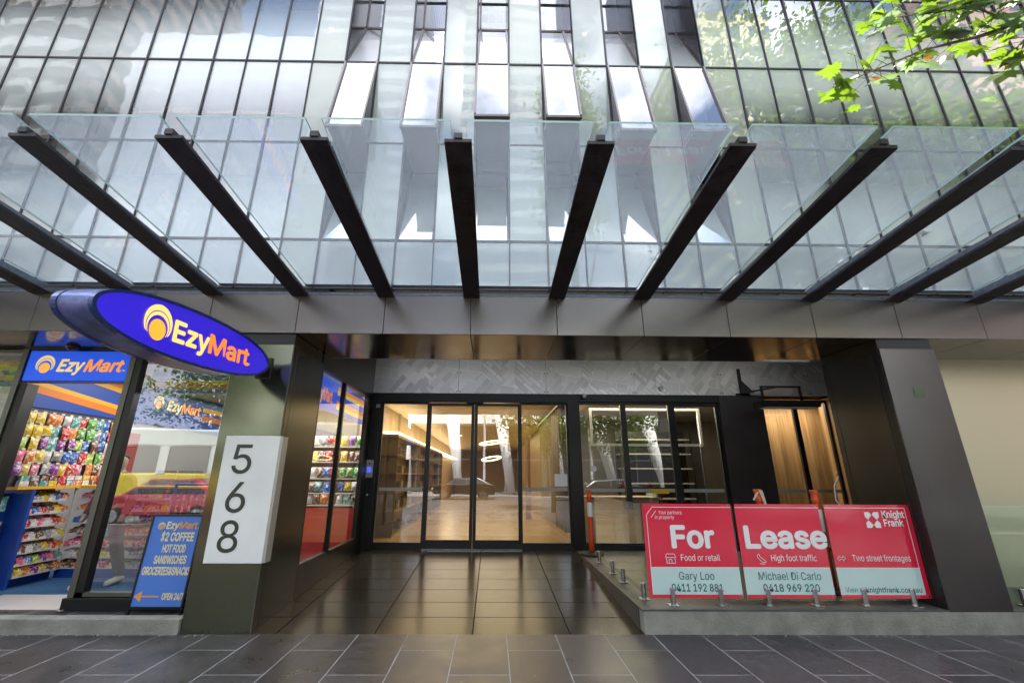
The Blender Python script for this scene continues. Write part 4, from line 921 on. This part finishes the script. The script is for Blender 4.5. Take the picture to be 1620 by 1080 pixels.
def TC(par, s, x, z, cap, wd, m, bold=0.0, shear=0): T(par, s, x, z, cap/.727, wd, m, bold, shear)
TC(l1,'For',1.926,.768,.208,.45,M_SWHITE,.030); TC(l1,'Food or retail',2.019,.638,.060,.42,M_SWHITE,.004); TC(l1,'Your partners',1.825,1.098,.036,.255,M_SWHITE,0,.15); TC(l1,'in property',1.782,1.05,.036,.215,M_SWHITE,0,.15)
TC(l1,'Gary Loo',1.977,.457,.073,.375,M_TEAL,.003); TC(l1,'0411 192 881',1.891,.348,.068,.539,M_TEAL,.016)
TC(l2,'Lease',2.726,.768,.208,.872,M_SWHITE,.030); TC(l2,'High foot traffic',2.99,.638,.060,.49,M_SWHITE,.004)
TC(l2,'Michael Di Carlo',2.822,.457,.073,.665,M_TEAL,.003); TC(l2,'0418 969 220',2.857,.348,.068,.595,M_TEAL,.016)
TC(l3,'Two street frontages',3.87,.638,.060,.63,M_SWHITE,.004); TC(l3,'View at',3.73,.342,.047,.195,M_TEAL); TC(l3,'knightfrank.com.au',3.945,.342,.047,.59,M_TEAL,.012)
TC(l3,'Knight',4.298,1.072,.068,.245,M_SWHITE,.022); TC(l3,'Frank',4.302,.985,.068,.212,M_SWHITE,.022)
yk = YS-.0012
def ln(par, pts, wd, m=M_SWHITE, nm='white_line'):
    k = MB()
    for (a, b_) in zip(pts[:-1], pts[1:]):
        d = Vector((b_[0]-a[0],0,b_[1]-a[1])).normalized(); q = Vector((-d.z,0,d.x))*wd/2
        A_, B_ = Vector((a[0],yk,a[1]))-d*wd/2, Vector((b_[0],yk,b_[1]))+d*wd/2
        k.add([A_-q,B_-q,B_+q,A_+q],[(0,1,2,3)])
    k.obj(nm, m, par)
ln(l1,[(1.695,.33),(1.695,1.09),(1.765,1.17),(2.632,1.17)],.006); ln(l1,[(1.745,1.065),(1.80,1.13)],.006)
ln(l2,[(2.683,1.17),(3.607,1.17)],.006); ln(l3,[(3.678,1.17),(4.57,1.17),(4.57,.33)],.006)
ln(l1,[(1.87,.612),(1.87,.668),(1.96,.668),(1.96,.612),(1.87,.612)],.006,nm='shop_icon'); ln(l1,[(1.86,.668),(1.873,.702),(1.957,.702),(1.97,.668)],.006,nm='shop_icon'); ln(l1,[(1.895,.614),(1.895,.65),(1.925,.65),(1.925,.614)],.005,nm='shop_icon')
ln(l2,[(2.85,.69),(2.865,.705),(2.88,.675),(2.935,.635),(2.93,.62),(2.895,.625),(2.85,.67),(2.85,.69)],.006,nm='shoe_icon'); ln(l2,[(2.865,.612),(2.915,.605)],.005,nm='shoe_icon')
ln(l3,[(3.71,.665),(3.735,.69),(3.735,.675),(3.77,.675),(3.77,.69),(3.80,.665)],.005,nm='arrows_icon'); ln(l3,[(3.71,.665),(3.735,.64),(3.735,.655),(3.77,.655),(3.77,.64),(3.80,.665)],.005,nm='arrows_icon')
k = MB(); cxk, czk, sk = 4.19, 1.048, .085
for (sx_, sz_) in ((-1,1),(1,1),(-1,-1),(1,-1)):
    # four kites meeting round an open diamond
    pts = [(sx_*.03,sz_*.60),(sx_*.30,sz_*.95),(sx_*.92,sz_*.95),(sx_*.92,sz_*.38),(sx_*.58,sz_*.03),(sx_*.34,sz_*.26)]
    vs = [(cxk+a*sk, yk, czk+b_*sk) for a, b_ in pts]; 
    k.add(vs, [tuple(range(6)) if sx_*sz_ > 0 else tuple(range(6))[::-1]])
k.obj('agency_emblem', M_SWHITE, l3)

# ------------------------------------------------------------------ bollards
def bollard(x, y, z1, label, tape=False):
    t = empty('traffic_post', (x,y,FZ), label, 'traffic post', 'orange traffic posts')
    hgt = z1-FZ
    MB().tube([(x,y,FZ),(x,y,FZ+.03),(x,y,FZ+.05)],[.20,.20,.10],8).obj('base', M_RUBBER, t)
    lr = [(FZ+.05,.05),(FZ+.30*hgt,.046),(z1-.14,.040),(z1-.12,.052),(z1-.10,.040),(z1-.05,.038),(z1-.02,.05),(z1,.042)]
    MB().tube([(x,y,z) for z, r in lr],[r for z, r in lr],16).obj('post', M_ORANGE, t, smooth=True)
    MB().tube([(x,y,FZ+.58*hgt),(x,y,FZ+.80*hgt)],.0465,16,caps=False).obj('reflective_band', M_SWHITE, t)
    if tape:
        MB().hexa([(x-.05,y-.06,z1-.03),(x-.02,y-.06,z1-.03),(x-.02,y-.055,z1-.03),(x-.05,y-.055,z1-.03),(x-.11,y-.06,z1-.12),(x-.09,y-.06,z1-.13),(x-.09,y-.055,z1-.13),(x-.11,y-.055,z1-.12)]).add(
            [(x-.02,y-.058,z1),(x+.03,y-.058,z1-.02),(x+.06,y-.058,z1-.22),(x+.035,y-.058,z1-.22)],[(0,1,2,3)]).obj('caution_tape', mat('tape_pale', (.75,.62,.5), .5) if 'tape_pale' not in bpy.data.materials else bpy.data.materials['tape_pale'], t)
bollard(1.70,7.95,1.26,'orange and white traffic post on its rubber base at the corner of the entrance')
bollard(3.30,5.6,1.345,'orange traffic post behind the middle lease board with loose tape at its top',True)
bollard(4.0,5.6,1.34,'orange traffic post behind the rightmost lease board, nearer the pillar',False)
# cable near the wood window
f = MB().tube([(4.60,5.95,1.55),(4.66,6.0,1.5),(4.62,6.05,1.38),(4.60,6.05,1.2),(4.63,6.0,1.1),(4.60,5.98,.9)],.008,6)
f.obj('loose_cable', M_SWHITE, None, (4.62,6,1.0), label='loose white cable dangling behind the dark pillar side', cat='cable')

# ------------------------------------------------------------------ heater
ht = empty('strip_heater', (5.2,8.0,2.8), 'outdoor electric strip heater hanging from a dark bracket on the printed cladding', 'heater')
hx0, hx1 = 4.98, 6.12; hy = 8.02
pr = [(hx0,hy-.14,2.80),(hx0,hy-.10,2.735),(hx0,hy+.10,2.735),(hx0,hy+.14,2.80),(hx0,hy+.10,2.84),(hx0,hy-.10,2.84)]
MB().prism(pr,(hx1-hx0,0,0)).obj('body', mat('heater_grey', (.07,.068,.065), .4, .5), ht, bevel=.01)
gm = MB()
for i in range(60):
    x = hx0+.10+i*(hx1-hx0-.2)/60; gm.box(x,x+.006,hy-.11,hy+.09,2.722,2.733)
for i in range(5): gm.box(hx0+.1,hx1-.1,hy-.11+i*.047,hy-.105+i*.047,2.720,2.731)
gm.obj('grille', mat('heater_grille', (.7,.7,.68), .4), ht); bx(hx0+.09,hx1-.09,hy-.10,hy+.08,2.7335,2.7345).obj('element', mat('heater_element', (.55,.53,.5), .5), ht)
m_ = MB().bar((5.12,hy,2.84),(5.12,hy,3.13),.035,.035).bar((5.85,hy,2.84),(5.85,hy,3.13),.035,.035).bar((5.10,hy,3.13),(5.87,hy,3.13),.035,.035)
m_.bar((5.45,hy,3.13),(4.96,8.36,3.07),.03,.03); m_.obj('hanger', M_BLACK, ht)
m_ = MB().box(4.93,4.99,8.395,8.42,3.04,3.57).box(4.84,5.12,8.395,8.42,3.035,3.07).add([(4.96,8.40,3.35),(4.96,8.40,3.07),(5.16,8.33,3.07)],[(0,1,2)]).add([(4.975,8.40,3.35),(4.975,8.40,3.07),(5.17,8.33,3.07)],[(2,1,0)])
m_.obj('wall_bracket', M_BLACK, ht)
# intercom, small fittings
ic = empty('intercom_panel', (-2.3,8.44,1.43), 'steel intercom with small blue screen on the black post left of the doors', 'intercom')
bx(-2.375,-2.235,8.425,8.44,1.44,1.76).obj('plate', mat('intercom_plate', (.62,.62,.60), .4), ic, bevel=.003); bx(-2.345,-2.265,8.422,8.4245,1.53,1.63).obj('screen', mat('blue_screen', (.05,.08,.4), .2, emit=(.06,.1,.6), estr=.6), ic)
MB().disc((-2.305,8.423,1.69),.018,(0,-1,0)).obj('camera_eye', M_BLACK, ic)
rd = empty('card_reader', (-2.3,8.44,1.1), 'small black card reader below the intercom', 'card reader')
bx(-2.34,-2.26,8.425,8.44,1.07,1.20).obj('body', mat('reader_black', (.04,.04,.04), .2), rd, bevel=.004); MB().disc((-2.3,8.424,1.14),.015,(0,-1,0)).obj('light', M_SWHITE, rd)

bx(-2.28,-2.20,8.42,8.44,2.74,2.81).obj('alarm_sounder', mat('alarm_grey', (.5,.5,.5), .5), None, (-2.24,8.43,2.74), bevel=.005, label='small square grey sensor box at top left of the entrance frame', cat='sensor')
MB().tube([(1.80,8.36,3.03),(1.80,8.36,3.0),(1.80,8.36,2.965),(1.80,8.36,2.95)],[.045,.045,.035,.01],14).obj('small_dome_camera', M_SWHITE, None, (1.8,8.36,2.95), smooth=True, label='small white camera under the cladding right of the doors', cat='security camera')
MB().tube([(3.35,8.42,3.16),(3.35,8.39,3.16),(3.35,8.385,3.16)],[.05,.05,.04],20).obj('round_fitting', M_SWHITE, None, (3.35,8.4,3.16), label='round pale fitting mounted on the printed cladding', cat='fitting')

# ------------------------------------------------------------------ person inside the shop
def skin(name, pts, edges, rad, m, parent, sub=2):
    o0 = W[parent.name]
    me = bpy.data.meshes.new(name); me.from_pydata([tuple(Vector(p)-o0) for p in pts], edges, []); me.materials.append(m)
    o = bpy.data.objects.new(name, me); COL.objects.link(o); o.parent = parent; W[o.name] = o0
    s = o.modifiers.new('skin', 'SKIN'); s.use_smooth_shade = True
    for i, r in enumerate(rad):
        sv = me.skin_vertices[0].data[i]; sv.radius = r if isinstance(r, tuple) else (r, r)
    me.skin_vertices[0].data[0].use_root = True
    u = o.modifiers.new('subsurf', 'SUBSURF'); u.levels = sub; u.render_levels = sub
    return o
px, py = -5.45, 6.65
ps = empty('person', (px,py,0), 'person in dark brown jacket and trousers with pale trainers standing inside the shop window', 'person')
M_SKIN = mat('skin', (.45,.28,.2), .5)
def q_(x, y, z): return (px+x, py+y, z)
bp_ = [q_(0,0,.98),q_(0,0,1.15),q_(0,.01,1.35),q_(0,0,1.46),q_(0,-.01,1.53),q_(0,-.02,1.60),q_(0,-.03,1.68),q_(0,-.02,1.75),
      q_(-.10,0,.93),q_(-.11,-.02,.52),q_(-.11,.0,.09),q_(.10,0,.93),q_(.12,.10,.53),q_(.14,.26,.10),
      q_(-.19,0,1.42),q_(-.25,.02,1.15),q_(-.24,-.12,.92),q_(-.24,-.16,.84),q_(.19,0,1.42),q_(.25,.03,1.15),q_(.25,-.08,.91),q_(.25,-.12,.83)]
be = [(0,1),(1,2),(2,3),(3,4),(4,5),(5,6),(6,7),(0,8),(8,9),(9,10),(0,11),(11,12),(12,13),(3,14),(14,15),(15,16),(16,17),(3,18),(18,19),(19,20),(20,21)]
br_ = [(.15,.11),(.13,.10),(.16,.11),(.10,.08),.055,(.075,.085),(.08,.10),(.05,.06),.085,.058,.042,.085,.058,.042,.055,.042,.034,.03,.055,.042,.034,.03]
skin('body', bp_, be, br_, M_SKIN, ps)
ji = [0,1,2,3,14,15,16,18,19,20]; mp_ = {a: i for i, a in enumerate(ji)}
je = [(mp_[a],mp_[b_]) for a, b_ in be if a in mp_ and b_ in mp_]
skin('jacket', [bp_[i] for i in ji], je, [(r[0]*1.16,r[1]*1.2) if isinstance(r,tuple) else r*1.35 for r in [br_[i] for i in ji]], mat('jacket_brown', (.10,.035,.03), .8, bump=.3, bscale=12), ps)
ti = [0,8,9,10,11,12,13]; mp_ = {a: i for i, a in enumerate(ti)}
te = [(mp_[a],mp_[b_]) for a, b_ in be if a in mp_ and b_ in mp_]
skin('trousers', [bp_[i] for i in ti], te, [(.165,.13),.11,.085,.072,.11,.085,.072], mat('trousers_brown', (.07,.055,.045), .85, bump=.4, bscale=14), ps)
for sx_, sy_ in ((-.11,0),(.14,.26)):
    x, y = px+sx_, py+sy_
    MB().tube([(x,y+.07,.05),(x,y-.02,.065),(x,y-.10,.045),(x,y-.19,.035),(x,y-.22,.03)],[.035,.05,.045,.042,.02],10).obj('shoe', mat('trainer_pale', (.6,.58,.5), .6) if 'trainer_pale' not in bpy.data.materials else bpy.data.materials['trainer_pale'], ps, smooth=True)
skin('hair', [q_(0,0,1.70),q_(0,.02,1.76)], [(0,1)], [(.09,.10),(.07,.08)], mat('hair_dark', (.02,.015,.01), .7), ps)

# ------------------------------------------------------------------ trees
def leaf_mat(name, col, tcol):
    m = bpy.data.materials.new(name); m.use_nodes = True; t = m.node_tree; nd = t.nodes; lk = t.links
    for n_ in list(nd): nd.remove(n_)
    out = nd.new('ShaderNodeOutputMaterial'); d = nd.new('ShaderNodeBsdfPrincipled'); d.inputs['Roughness'].default_value = .45
    tr = nd.new('ShaderNodeBsdfTranslucent'); g = nd.new('ShaderNodeNewGeometry')
    ob = nd.new('ShaderNodeTexNoise'); ob.inputs['Scale'].default_value = 9; ob.inputs['Detail'].default_value = 3; lk.new(g.outputs['Position'], ob.inputs['Vector'])
    hs = nd.new('ShaderNodeHueSaturation'); hs.inputs['Color'].default_value = (*col,1); mr = nd.new('ShaderNodeMapRange'); mr.inputs['To Min'].default_value = .5; mr.inputs['To Max'].default_value = 1.5; lk.new(ob.outputs['Fac'], mr.inputs['Value']); lk.new(mr.outputs[0], hs.inputs['Value'])
    lk.new(hs.outputs[0], d.inputs['Base Color']); tr.inputs['Color'].default_value = (*tcol,1)
    mx_ = nd.new('ShaderNodeMixShader'); mx_.inputs[0].default_value = .45; lk.new(d.outputs[0], mx_.inputs[1]); lk.new(tr.outputs[0], mx_.inputs[2]); lk.new(mx_.outputs[0], out.inputs[0])
    return m
M_LEAF = leaf_mat('plane_tree_leaf', (.07,.125,.016), (.21,.34,.022)); M_LEAFB = leaf_mat('browning_leaf', (.30,.10,.02), (.5,.15,.03)); M_BARK = mat('plane_bark', (.24,.21,.15), .85, var=.4, vscale=5, bump=.4)
M_LEAFG = leaf_mat('leaf_underside', (.20,.27,.17), (.25,.36,.15))
def crown(c, rad, n, size):
    m = MB(); rng = random.Random(int(c[0]*100)+n)
    cl_ = []
    for i in range(90):
        d = Vector((rng.gauss(0,1),rng.gauss(0,1),rng.gauss(0,1))).normalized()*rng.uniform(.45,1)
        cl_.append(Vector((c[0]+d.x*rad[0],c[1]+d.y*rad[1],c[2]+d.z*rad[2])))
    for i in range(n):
        q = rng.choice(cl_); s_ = min(rad)*.30
        p = q + Vector((rng.gauss(0,s_),rng.gauss(0,s_),rng.gauss(0,s_*.6)))
        a = Vector((rng.gauss(0,1),rng.gauss(0,1),rng.gauss(0,.6))).normalized(); b_ = a.cross(Vector((rng.gauss(0,1),rng.gauss(0,1),rng.gauss(0,1)))).normalized()
        z_ = size*rng.uniform(.6,1.3); m.add([p-a*z_, p+b_*z_*.55, p+a*z_, p-b_*z_*.55], [(0,1,2,3)])
    return m
def tree(x, y, h, cr, label, n=7000, size=.13, extra=None):
    t = empty('plane_tree', (x,y,0), label, 'tree', 'street trees')
    tr_ = MB().tube([(x,y,-.02),(x+.05,y,h*.2),(x-.05,y+.05,h*.42),(x,y,h*.6)],[.22,.17,.13,.09],10)
    for k in range(7):
        a = k*2.4; z = h*(.38+.05*k); e = (x+math.cos(a)*cr[0]*.75, y+math.sin(a)*cr[1]*.75, z+cr[2]*.5)
        tr_.tube([(x,y,z-.3),((x+e[0])/2,(y+e[1])/2,z+.3),e],[.08,.05,.02],6)
    tr_.obj('trunk', M_BARK, t, smooth=True)
    crown((x,y,h*.68), cr, n, size).obj('crown', M_LEAF, t)
    return t
t1 = tree(11.2,-2.9,19,(4.4,2.6,6.6),'large leafy plane tree by the kerb reaching its branch into the upper right corner', 30000, .12)
tree(2.7,-2.3,18.5,(1.1,1.0,3.8),'slim tall street tree at the kerb opposite the entrance, mirrored in the facade', 9000, .08)
tree(19.5,-3.2,17,(4.4,2.6,5.8),'broad plane tree at the kerb on the far right of the street', 14000, .14)
tree(-15.5,-13.2,9.5,(3.6,1.8,3.2),'spreading plane tree beyond the tram on the left of the street', 9000, .13)
tree(-24,-13.4,10,(4.0,1.8,3.2),'plane tree farthest left beyond the tram', 8000, .14)
tree(4,-17.5,9,(3,2.4,3),'plane tree on the far footpath in front of the white columns', 6000, .15)
tree(10,-17.5,9,(3,2.4,3),'plane tree on the far footpath at the right end of the columns', 6000, .15)
# near branch with lobed leaves
br = MB(); lf = MB(); lb = MB(); lg = MB(); rng = random.Random(21)
rng2 = random.Random(5)
def plane_leaf(mb_, c, size, nrm, up_):
    out = [(0,-.15),(.16,-.28),(.30,-.12),(.52,-.20),(.46,.02),(.72,.14),(.50,.24),(.42,.30),(.50,.52),(.26,.50),(.20,.62),(0,1.0),(-.20,.62),(-.26,.50),(-.50,.52),(-.42,.30),(-.50,.24),(-.72,.14),(-.46,.02),(-.52,-.20),(-.30,-.12),(-.16,-.28)]
    nrm = nrm.normalized(); up_ = (up_ - nrm*up_.dot(nrm)).normalized(); rt_ = up_.cross(nrm); cv = rng.uniform(.1,.35)
    vs = [c + rt_*a*size + up_*b_*size + nrm*(-(a*a)*cv*size - (b_*b_)*cv*.5*size) for a, b_ in out] + [c + up_*.2*size + nrm*.0]
    k_ = len(out); mb_.add(vs, [(i,(i+1)%k_,k_) for i in range(k_)])
SC = 2.6/2.0
def Q(x, y, z): return Vector((x*SC, y*SC, 1.5+z*SC))
main = [Q(3.1,1.2,2.35),Q(2.55,1.42,2.05),Q(2.25,1.46,1.96),Q(2.0,1.48,1.90),Q(1.75,1.51,1.80),Q(1.58,1.54,1.73)]
tips = [([Q(2.45,1.44,2.0),Q(2.2,1.40,2.06),Q(1.95,1.42,2.04),Q(1.75,1.44,2.02)]), ([Q(2.7,1.38,2.12),Q(2.5,1.36,2.13),Q(2.3,1.38,2.14),Q(2.05,1.40,2.13)]), ([Q(2.5,1.42,2.02),Q(2.45,1.48,1.90),Q(2.40,1.50,1.83)])]
br.tube(main,[.02,.014,.010,.007,.004,.003],6)
for tp in tips: br.tube(tp,[.008,.005,.004,.002],6)
br.tube([(11.2,-2.9,7.8),(7.2,-.6,6.0),tuple(main[0])],[.07,.045,.02],8)
allp = [(main,64),(tips[0],44),(tips[1],70),(tips[2],16)]
for path, cnt in allp:
    for i in range(cnt):
        f_ = (i+.5)/cnt*(len(path)-1); a = int(f_); p = path[a].lerp(path[a+1], f_-a)
        p = p + Vector((rng.gauss(0,.07),rng.gauss(0,.08),rng.gauss(.01,.055)))
        nrm = Vector((rng.gauss(0,.45),rng.gauss(-.5,.4),rng.gauss(.9,.3))); up_ = Vector((rng.gauss(-.8,.4),rng.gauss(0,.4),rng.gauss(-.35,.3)))
        r_ = rng.random(); dst = lg if r_ < .28 else lf
        br.tube([path[a].lerp(path[a+1], f_-a), path[a].lerp(path[a+1], f_-a).lerp(p, .6)+Vector((0,0,.008)), p], [.0022,.0016,.0012], 4, caps=False)
        plane_leaf(dst, p, rng.uniform(.066,.130), nrm, up_)
for p in (Q(2.28,1.5,1.86),Q(2.36,1.5,1.84),Q(2.0,1.5,1.87),Q(1.72,1.5,1.74)): plane_leaf(lb, p+Vector((.02,0,.01)), .055, Vector((.2,-.6,.7)), Vector((.3,0,-1)))
br.obj('branch', M_BARK, t1); lf.obj('branch_leaves', M_LEAF, t1); lb.obj('browning_leaves', M_LEAFB, t1); lg.obj('pale_leaves', M_LEAFG, t1)

# ------------------------------------------------------------------ across the street (seen mirrored in the glass)
def win_mat(name, wall, win, sx, sz, fx, fz, rough=.25):
    m = bpy.data.materials.new(name); m.use_nodes = True; t = m.node_tree; nd = t.nodes; lk = t.links; b = nd['Principled BSDF']
    g = nd.new('ShaderNodeNewGeometry'); s = nd.new('ShaderNodeSeparateXYZ'); lk.new(g.outputs['Position'], s.inputs[0])
    fac = None
    for o_, sz_, f_ in ((s.outputs['X'],sx,fx),(s.outputs['Z'],sz,fz)):
        d = nd.new('ShaderNodeMath'); d.operation = 'DIVIDE'; d.inputs[1].default_value = sz_; lk.new(o_, d.inputs[0])
        fr_ = nd.new('ShaderNodeMath'); fr_.operation = 'FRACT'; lk.new(d.outputs[0], fr_.inputs[0])
        lt = nd.new('ShaderNodeMath'); lt.operation = 'LESS_THAN'; lt.inputs[1].default_value = f_; lk.new(fr_.outputs[0], lt.inputs[0])
        if fac is None: fac = lt
        else:
            mu = nd.new('ShaderNodeMath'); mu.operation = 'MULTIPLY'; lk.new(fac.outputs[0], mu.inputs[0]); lk.new(lt.outputs[0], mu.inputs[1]); fac = mu
    x = nd.new('ShaderNodeMix'); x.data_type = 'RGBA'; x.inputs['A'].default_value = (*wall,1); x.inputs['B'].default_value = (*win,1); lk.new(fac.outputs[0], x.inputs['Factor']); lk.new(x.outputs['Result'], b.inputs['Base Color'])
    mr = nd.new('ShaderNodeMapRange'); mr.inputs['To Min'].default_value = .8; mr.inputs['To Max'].default_value = rough; lk.new(fac.outputs[0], mr.inputs['Value']); lk.new(mr.outputs[0], b.inputs['Roughness'])
    return m
def block(x0,x1,y0,y1,h,m,label,extra=None,z0=0):
    t = empty('city_building', ((x0+x1)/2,y1,0), label, 'building')
    bx(x0,x1,y0,y1,z0,h).obj('walls', m, t)
    if extra: extra(t)
    return t
M_HOTEL = win_mat('hotel_wall', (.20,.16,.14), (.03,.035,.04), 3.2, 3.0, .72, .55)
def hotel_x(t):
    f = MB(); r_ = MB()
    for i in range(3, 26):
        f.box(-112,-43,-26,-24.6,i*3-.15,i*3+.12)
        for j in range(21):
            x = -111+j*3.2
            [r_.box(x+q*.16,x+q*.16+.09,-24.65,-24.6,i*3+.12,i*3+1.0) for q in range(15)]
    f.obj('balcony_slabs', mat('hotel_slab', (.19,.155,.135), .8), t); r_.obj('balcony_rails', mat('balcony_rail', (.33,.34,.34), .6), t)
block(-112,-43,-44,-26,80,M_HOTEL,'brown hotel block with stacked balconies across the street to the left', hotel_x)
block(-44,-17,-46,-29,53,win_mat('white_tower_wall', (.48,.48,.52), (.41,.43,.49), 1.7, 3.4, .93, .90),'white panelled office tower across the street')
block(-34,-13,-70,-50,118,win_mat('blue_glass_tower', (.50,.54,.66), (.30,.34,.46), 1.5, 3.4, .9, .6),'pale blue glass tower rising behind the white panelled tower')
block(-6,10,-70,-52,95,win_mat('pale_glass_tower', (.62,.66,.70), (.32,.38,.46), 1.5, 3.4, .9, .6),'tall pale glass tower set back across the street')
block(26,37,-50,-32,62,win_mat('grid_tower', (.75,.70,.40), (.05,.10,.16), 2.6, 3.2, .6, .62),'dark tower with a yellow grid of panels across the street')
block(54,90,-46,-26,62,win_mat('pink_brick_wall', (.50,.33,.28), (.10,.10,.11), 3.6, 3.4, .4, .45),'pinkish masonry building at the right end across the street')
pod = block(-24,30,-30,-25.5,7.5,mat('podium_dark', (.045,.045,.05), .3),'dark glazed podium behind white slanted columns across the street', z0=0)
bx(-24,30,-30.01,-23.2,6.0,7.6).obj('white_canopy', mat('white_render', (.80,.79,.76), .6), pod)
for i in range(-5, 7):
    x = i*4.3+1
    MB().tube([(x+.6,-20.6,0),(x-.35,-21.6,7.0)],[.32,.60],12).obj('white_column', mat('column_white', (.82,.81,.78), .6) if 'column_white' not in bpy.data.materials else bpy.data.materials['column_white'], pod, smooth=True)
f = MB()
for i in range(26): f.box(-24+i*2.1,-23.9+i*2.1,-25.5,-25.4,0,6)
for z in (2.8,): f.box(-24,30,-25.52,-25.42,z,z+.12)
f.obj('podium_frames', mat('podium_frame', (.35,.35,.36), .5), pod)
for x, h in ((-.6,8.5),(7.5,8.5)):
    t = empty('street_pole', (x,-16.8,0), 'pale street pole with a lamp arm on the far footpath, %s' % ('opposite the doors' if x < 0 else 'further right'), 'street pole')
    MB().tube([(x,-16.8,0),(x,-16.8,h)],[.10,.06],10).obj('mast', mat('pole_white', (.8,.8,.8), .5), t); MB().tube([(x,-16.8,h),(x+1.2,-16.2,h+.3)],.04,8).obj('arm', M_STEEL, t); bx(x+1.0,x+1.6,-16.3,-16.05,h+.26,h+.36).obj('lamp_head', M_STEEL, t)
def car(x, y, col, label, flip=1):
    t = empty('parked_car', (x,y,-.13), label, 'car', 'cars parked at the kerb'); z = -.13
    pm = mat('car_paint', col, .25, .3, coat=1.0)
    prof = [(-2.1,.35),(-2.15,.62),(-2.0,.85),(-1.25,.98),(-.55,1.42),(.95,1.47),(1.75,1.05),(2.08,.95),(2.15,.6),(2.05,.32)]
    k = MB(); n_ = len(prof)
    vs = []
    for (yy, sc_) in ((-.86,1),(-.62 if False else -.80,1),(.80,1),(.86,1)):
        for (a, b_) in prof: vs.append((x+flip*a, y+yy*(1-.28*max(0,(b_-.95)/.5)), z+b_*(1 if abs(yy) < .85 else .985)))
    for j in range(3):
        for i in range(n_): k_ = j*n_; vs_ = (k_+i, k_+(i+1)%n_, k_+n_+(i+1)%n_, k_+n_+i); k.f.append(vs_)
    k.v = vs; k.f.append(tuple(range(n_))[::-1]); k.f.append(tuple(range(3*n_,4*n_)))
    k.obj('body', pm, t, bevel=.04)
    gm_ = bpy.data.materials.get('car_glass') or mat('car_glass', (.02,.025,.03), .05)
    g_ = MB()
    for s_ in (-1,1):
        yy = lambda b_: y+s_*(.87*(1-.28*max(0,(b_-.95)/.5))+.004)
        for poly in (((-1.05,1.02),(-.5,1.36),(.15,1.40),(.15,1.02)),((.22,1.02),(.22,1.40),(.88,1.40),(1.45,1.06),(1.4,1.02))):
            g_.add([(x+flip*a,yy(b_),z+b_) for a, b_ in poly],[tuple(range(len(poly)))])
    g_.obj('side_windows', gm_, t)
    MB().quad((x-flip*1.22,y-.66,z+1.02),(x-flip*1.22,y+.66,z+1.02),(x-flip*.60,y+.58,z+1.405),(x-flip*.60,y-.58,z+1.405)).obj('windscreen', gm_, t)
    for a in (-1.32,1.32):
        for s_ in (-1,1):
            w_ = MB().tube([(x+a,y+s_*.66,z+.33),(x+a,y+s_*.885,z+.33)],.33,20).obj('wheel', M_RUBBER, t)
            MB().tube([(x+a,y+s_*.886,z+.33),(x+a,y+s_*.895,z+.33)],.21,20).obj('rim', M_STEEL, w_)
    for s_ in (-1,1): bx(x-flip*2.16-.02,x-flip*2.16+.06,y+s_*.55-.2,y+s_*.55+.2,z+.62,z+.76).obj('headlight', M_SWHITE, t)
car(-10.6,-4.1,(.45,.01,.03),'red hatchback parked at the kerb, mirrored in the shop window')
car(5.2,-4.1,(.025,.03,.04),'dark blue hatchback parked at the kerb opposite the lease boards')
car(-1.9,-14.6,(.02,.02,.025),'black car parked on the far side of the street')
car(12.0,-4.1,(.6,.6,.62),'pale silver car parked at the kerb on the right')
tm = empty('city_tram', (-17,-9,-.13), 'white and yellow tram passing on the left of the street', 'tram')
bx(-28,-8.5,-10.2,-7.8,.25,1.5).obj('lower_body', mat('tram_yellow', (.85,.70,.05), .3), tm, bevel=.08); bx(-28,-8.5,-10.15,-7.85,1.5,2.55).obj('window_band', mat('tram_glass', (.05,.06,.05), .1), tm)
bx(-28,-8.5,-10.2,-7.8,2.55,3.35).obj('roof_band', mat('tram_white', (.75,.85,.78), .4), tm, bevel=.1)
f = MB()
for i in range(9): f.box(-27.5+i*2.2,-27.1+i*2.2,-7.83,-7.79,1.45,2.6)
f.obj('pillars', bpy.data.materials['tram_white'], tm)
f = MB()
for i in range(6):
    for y in (-9.6,-8.3): f.tube([(-26+i*3.2,y-.1,.2),(-26+i*3.2,y+.1,.2)],.33,14)
f.obj('wheels', M_RUBBER, tm)
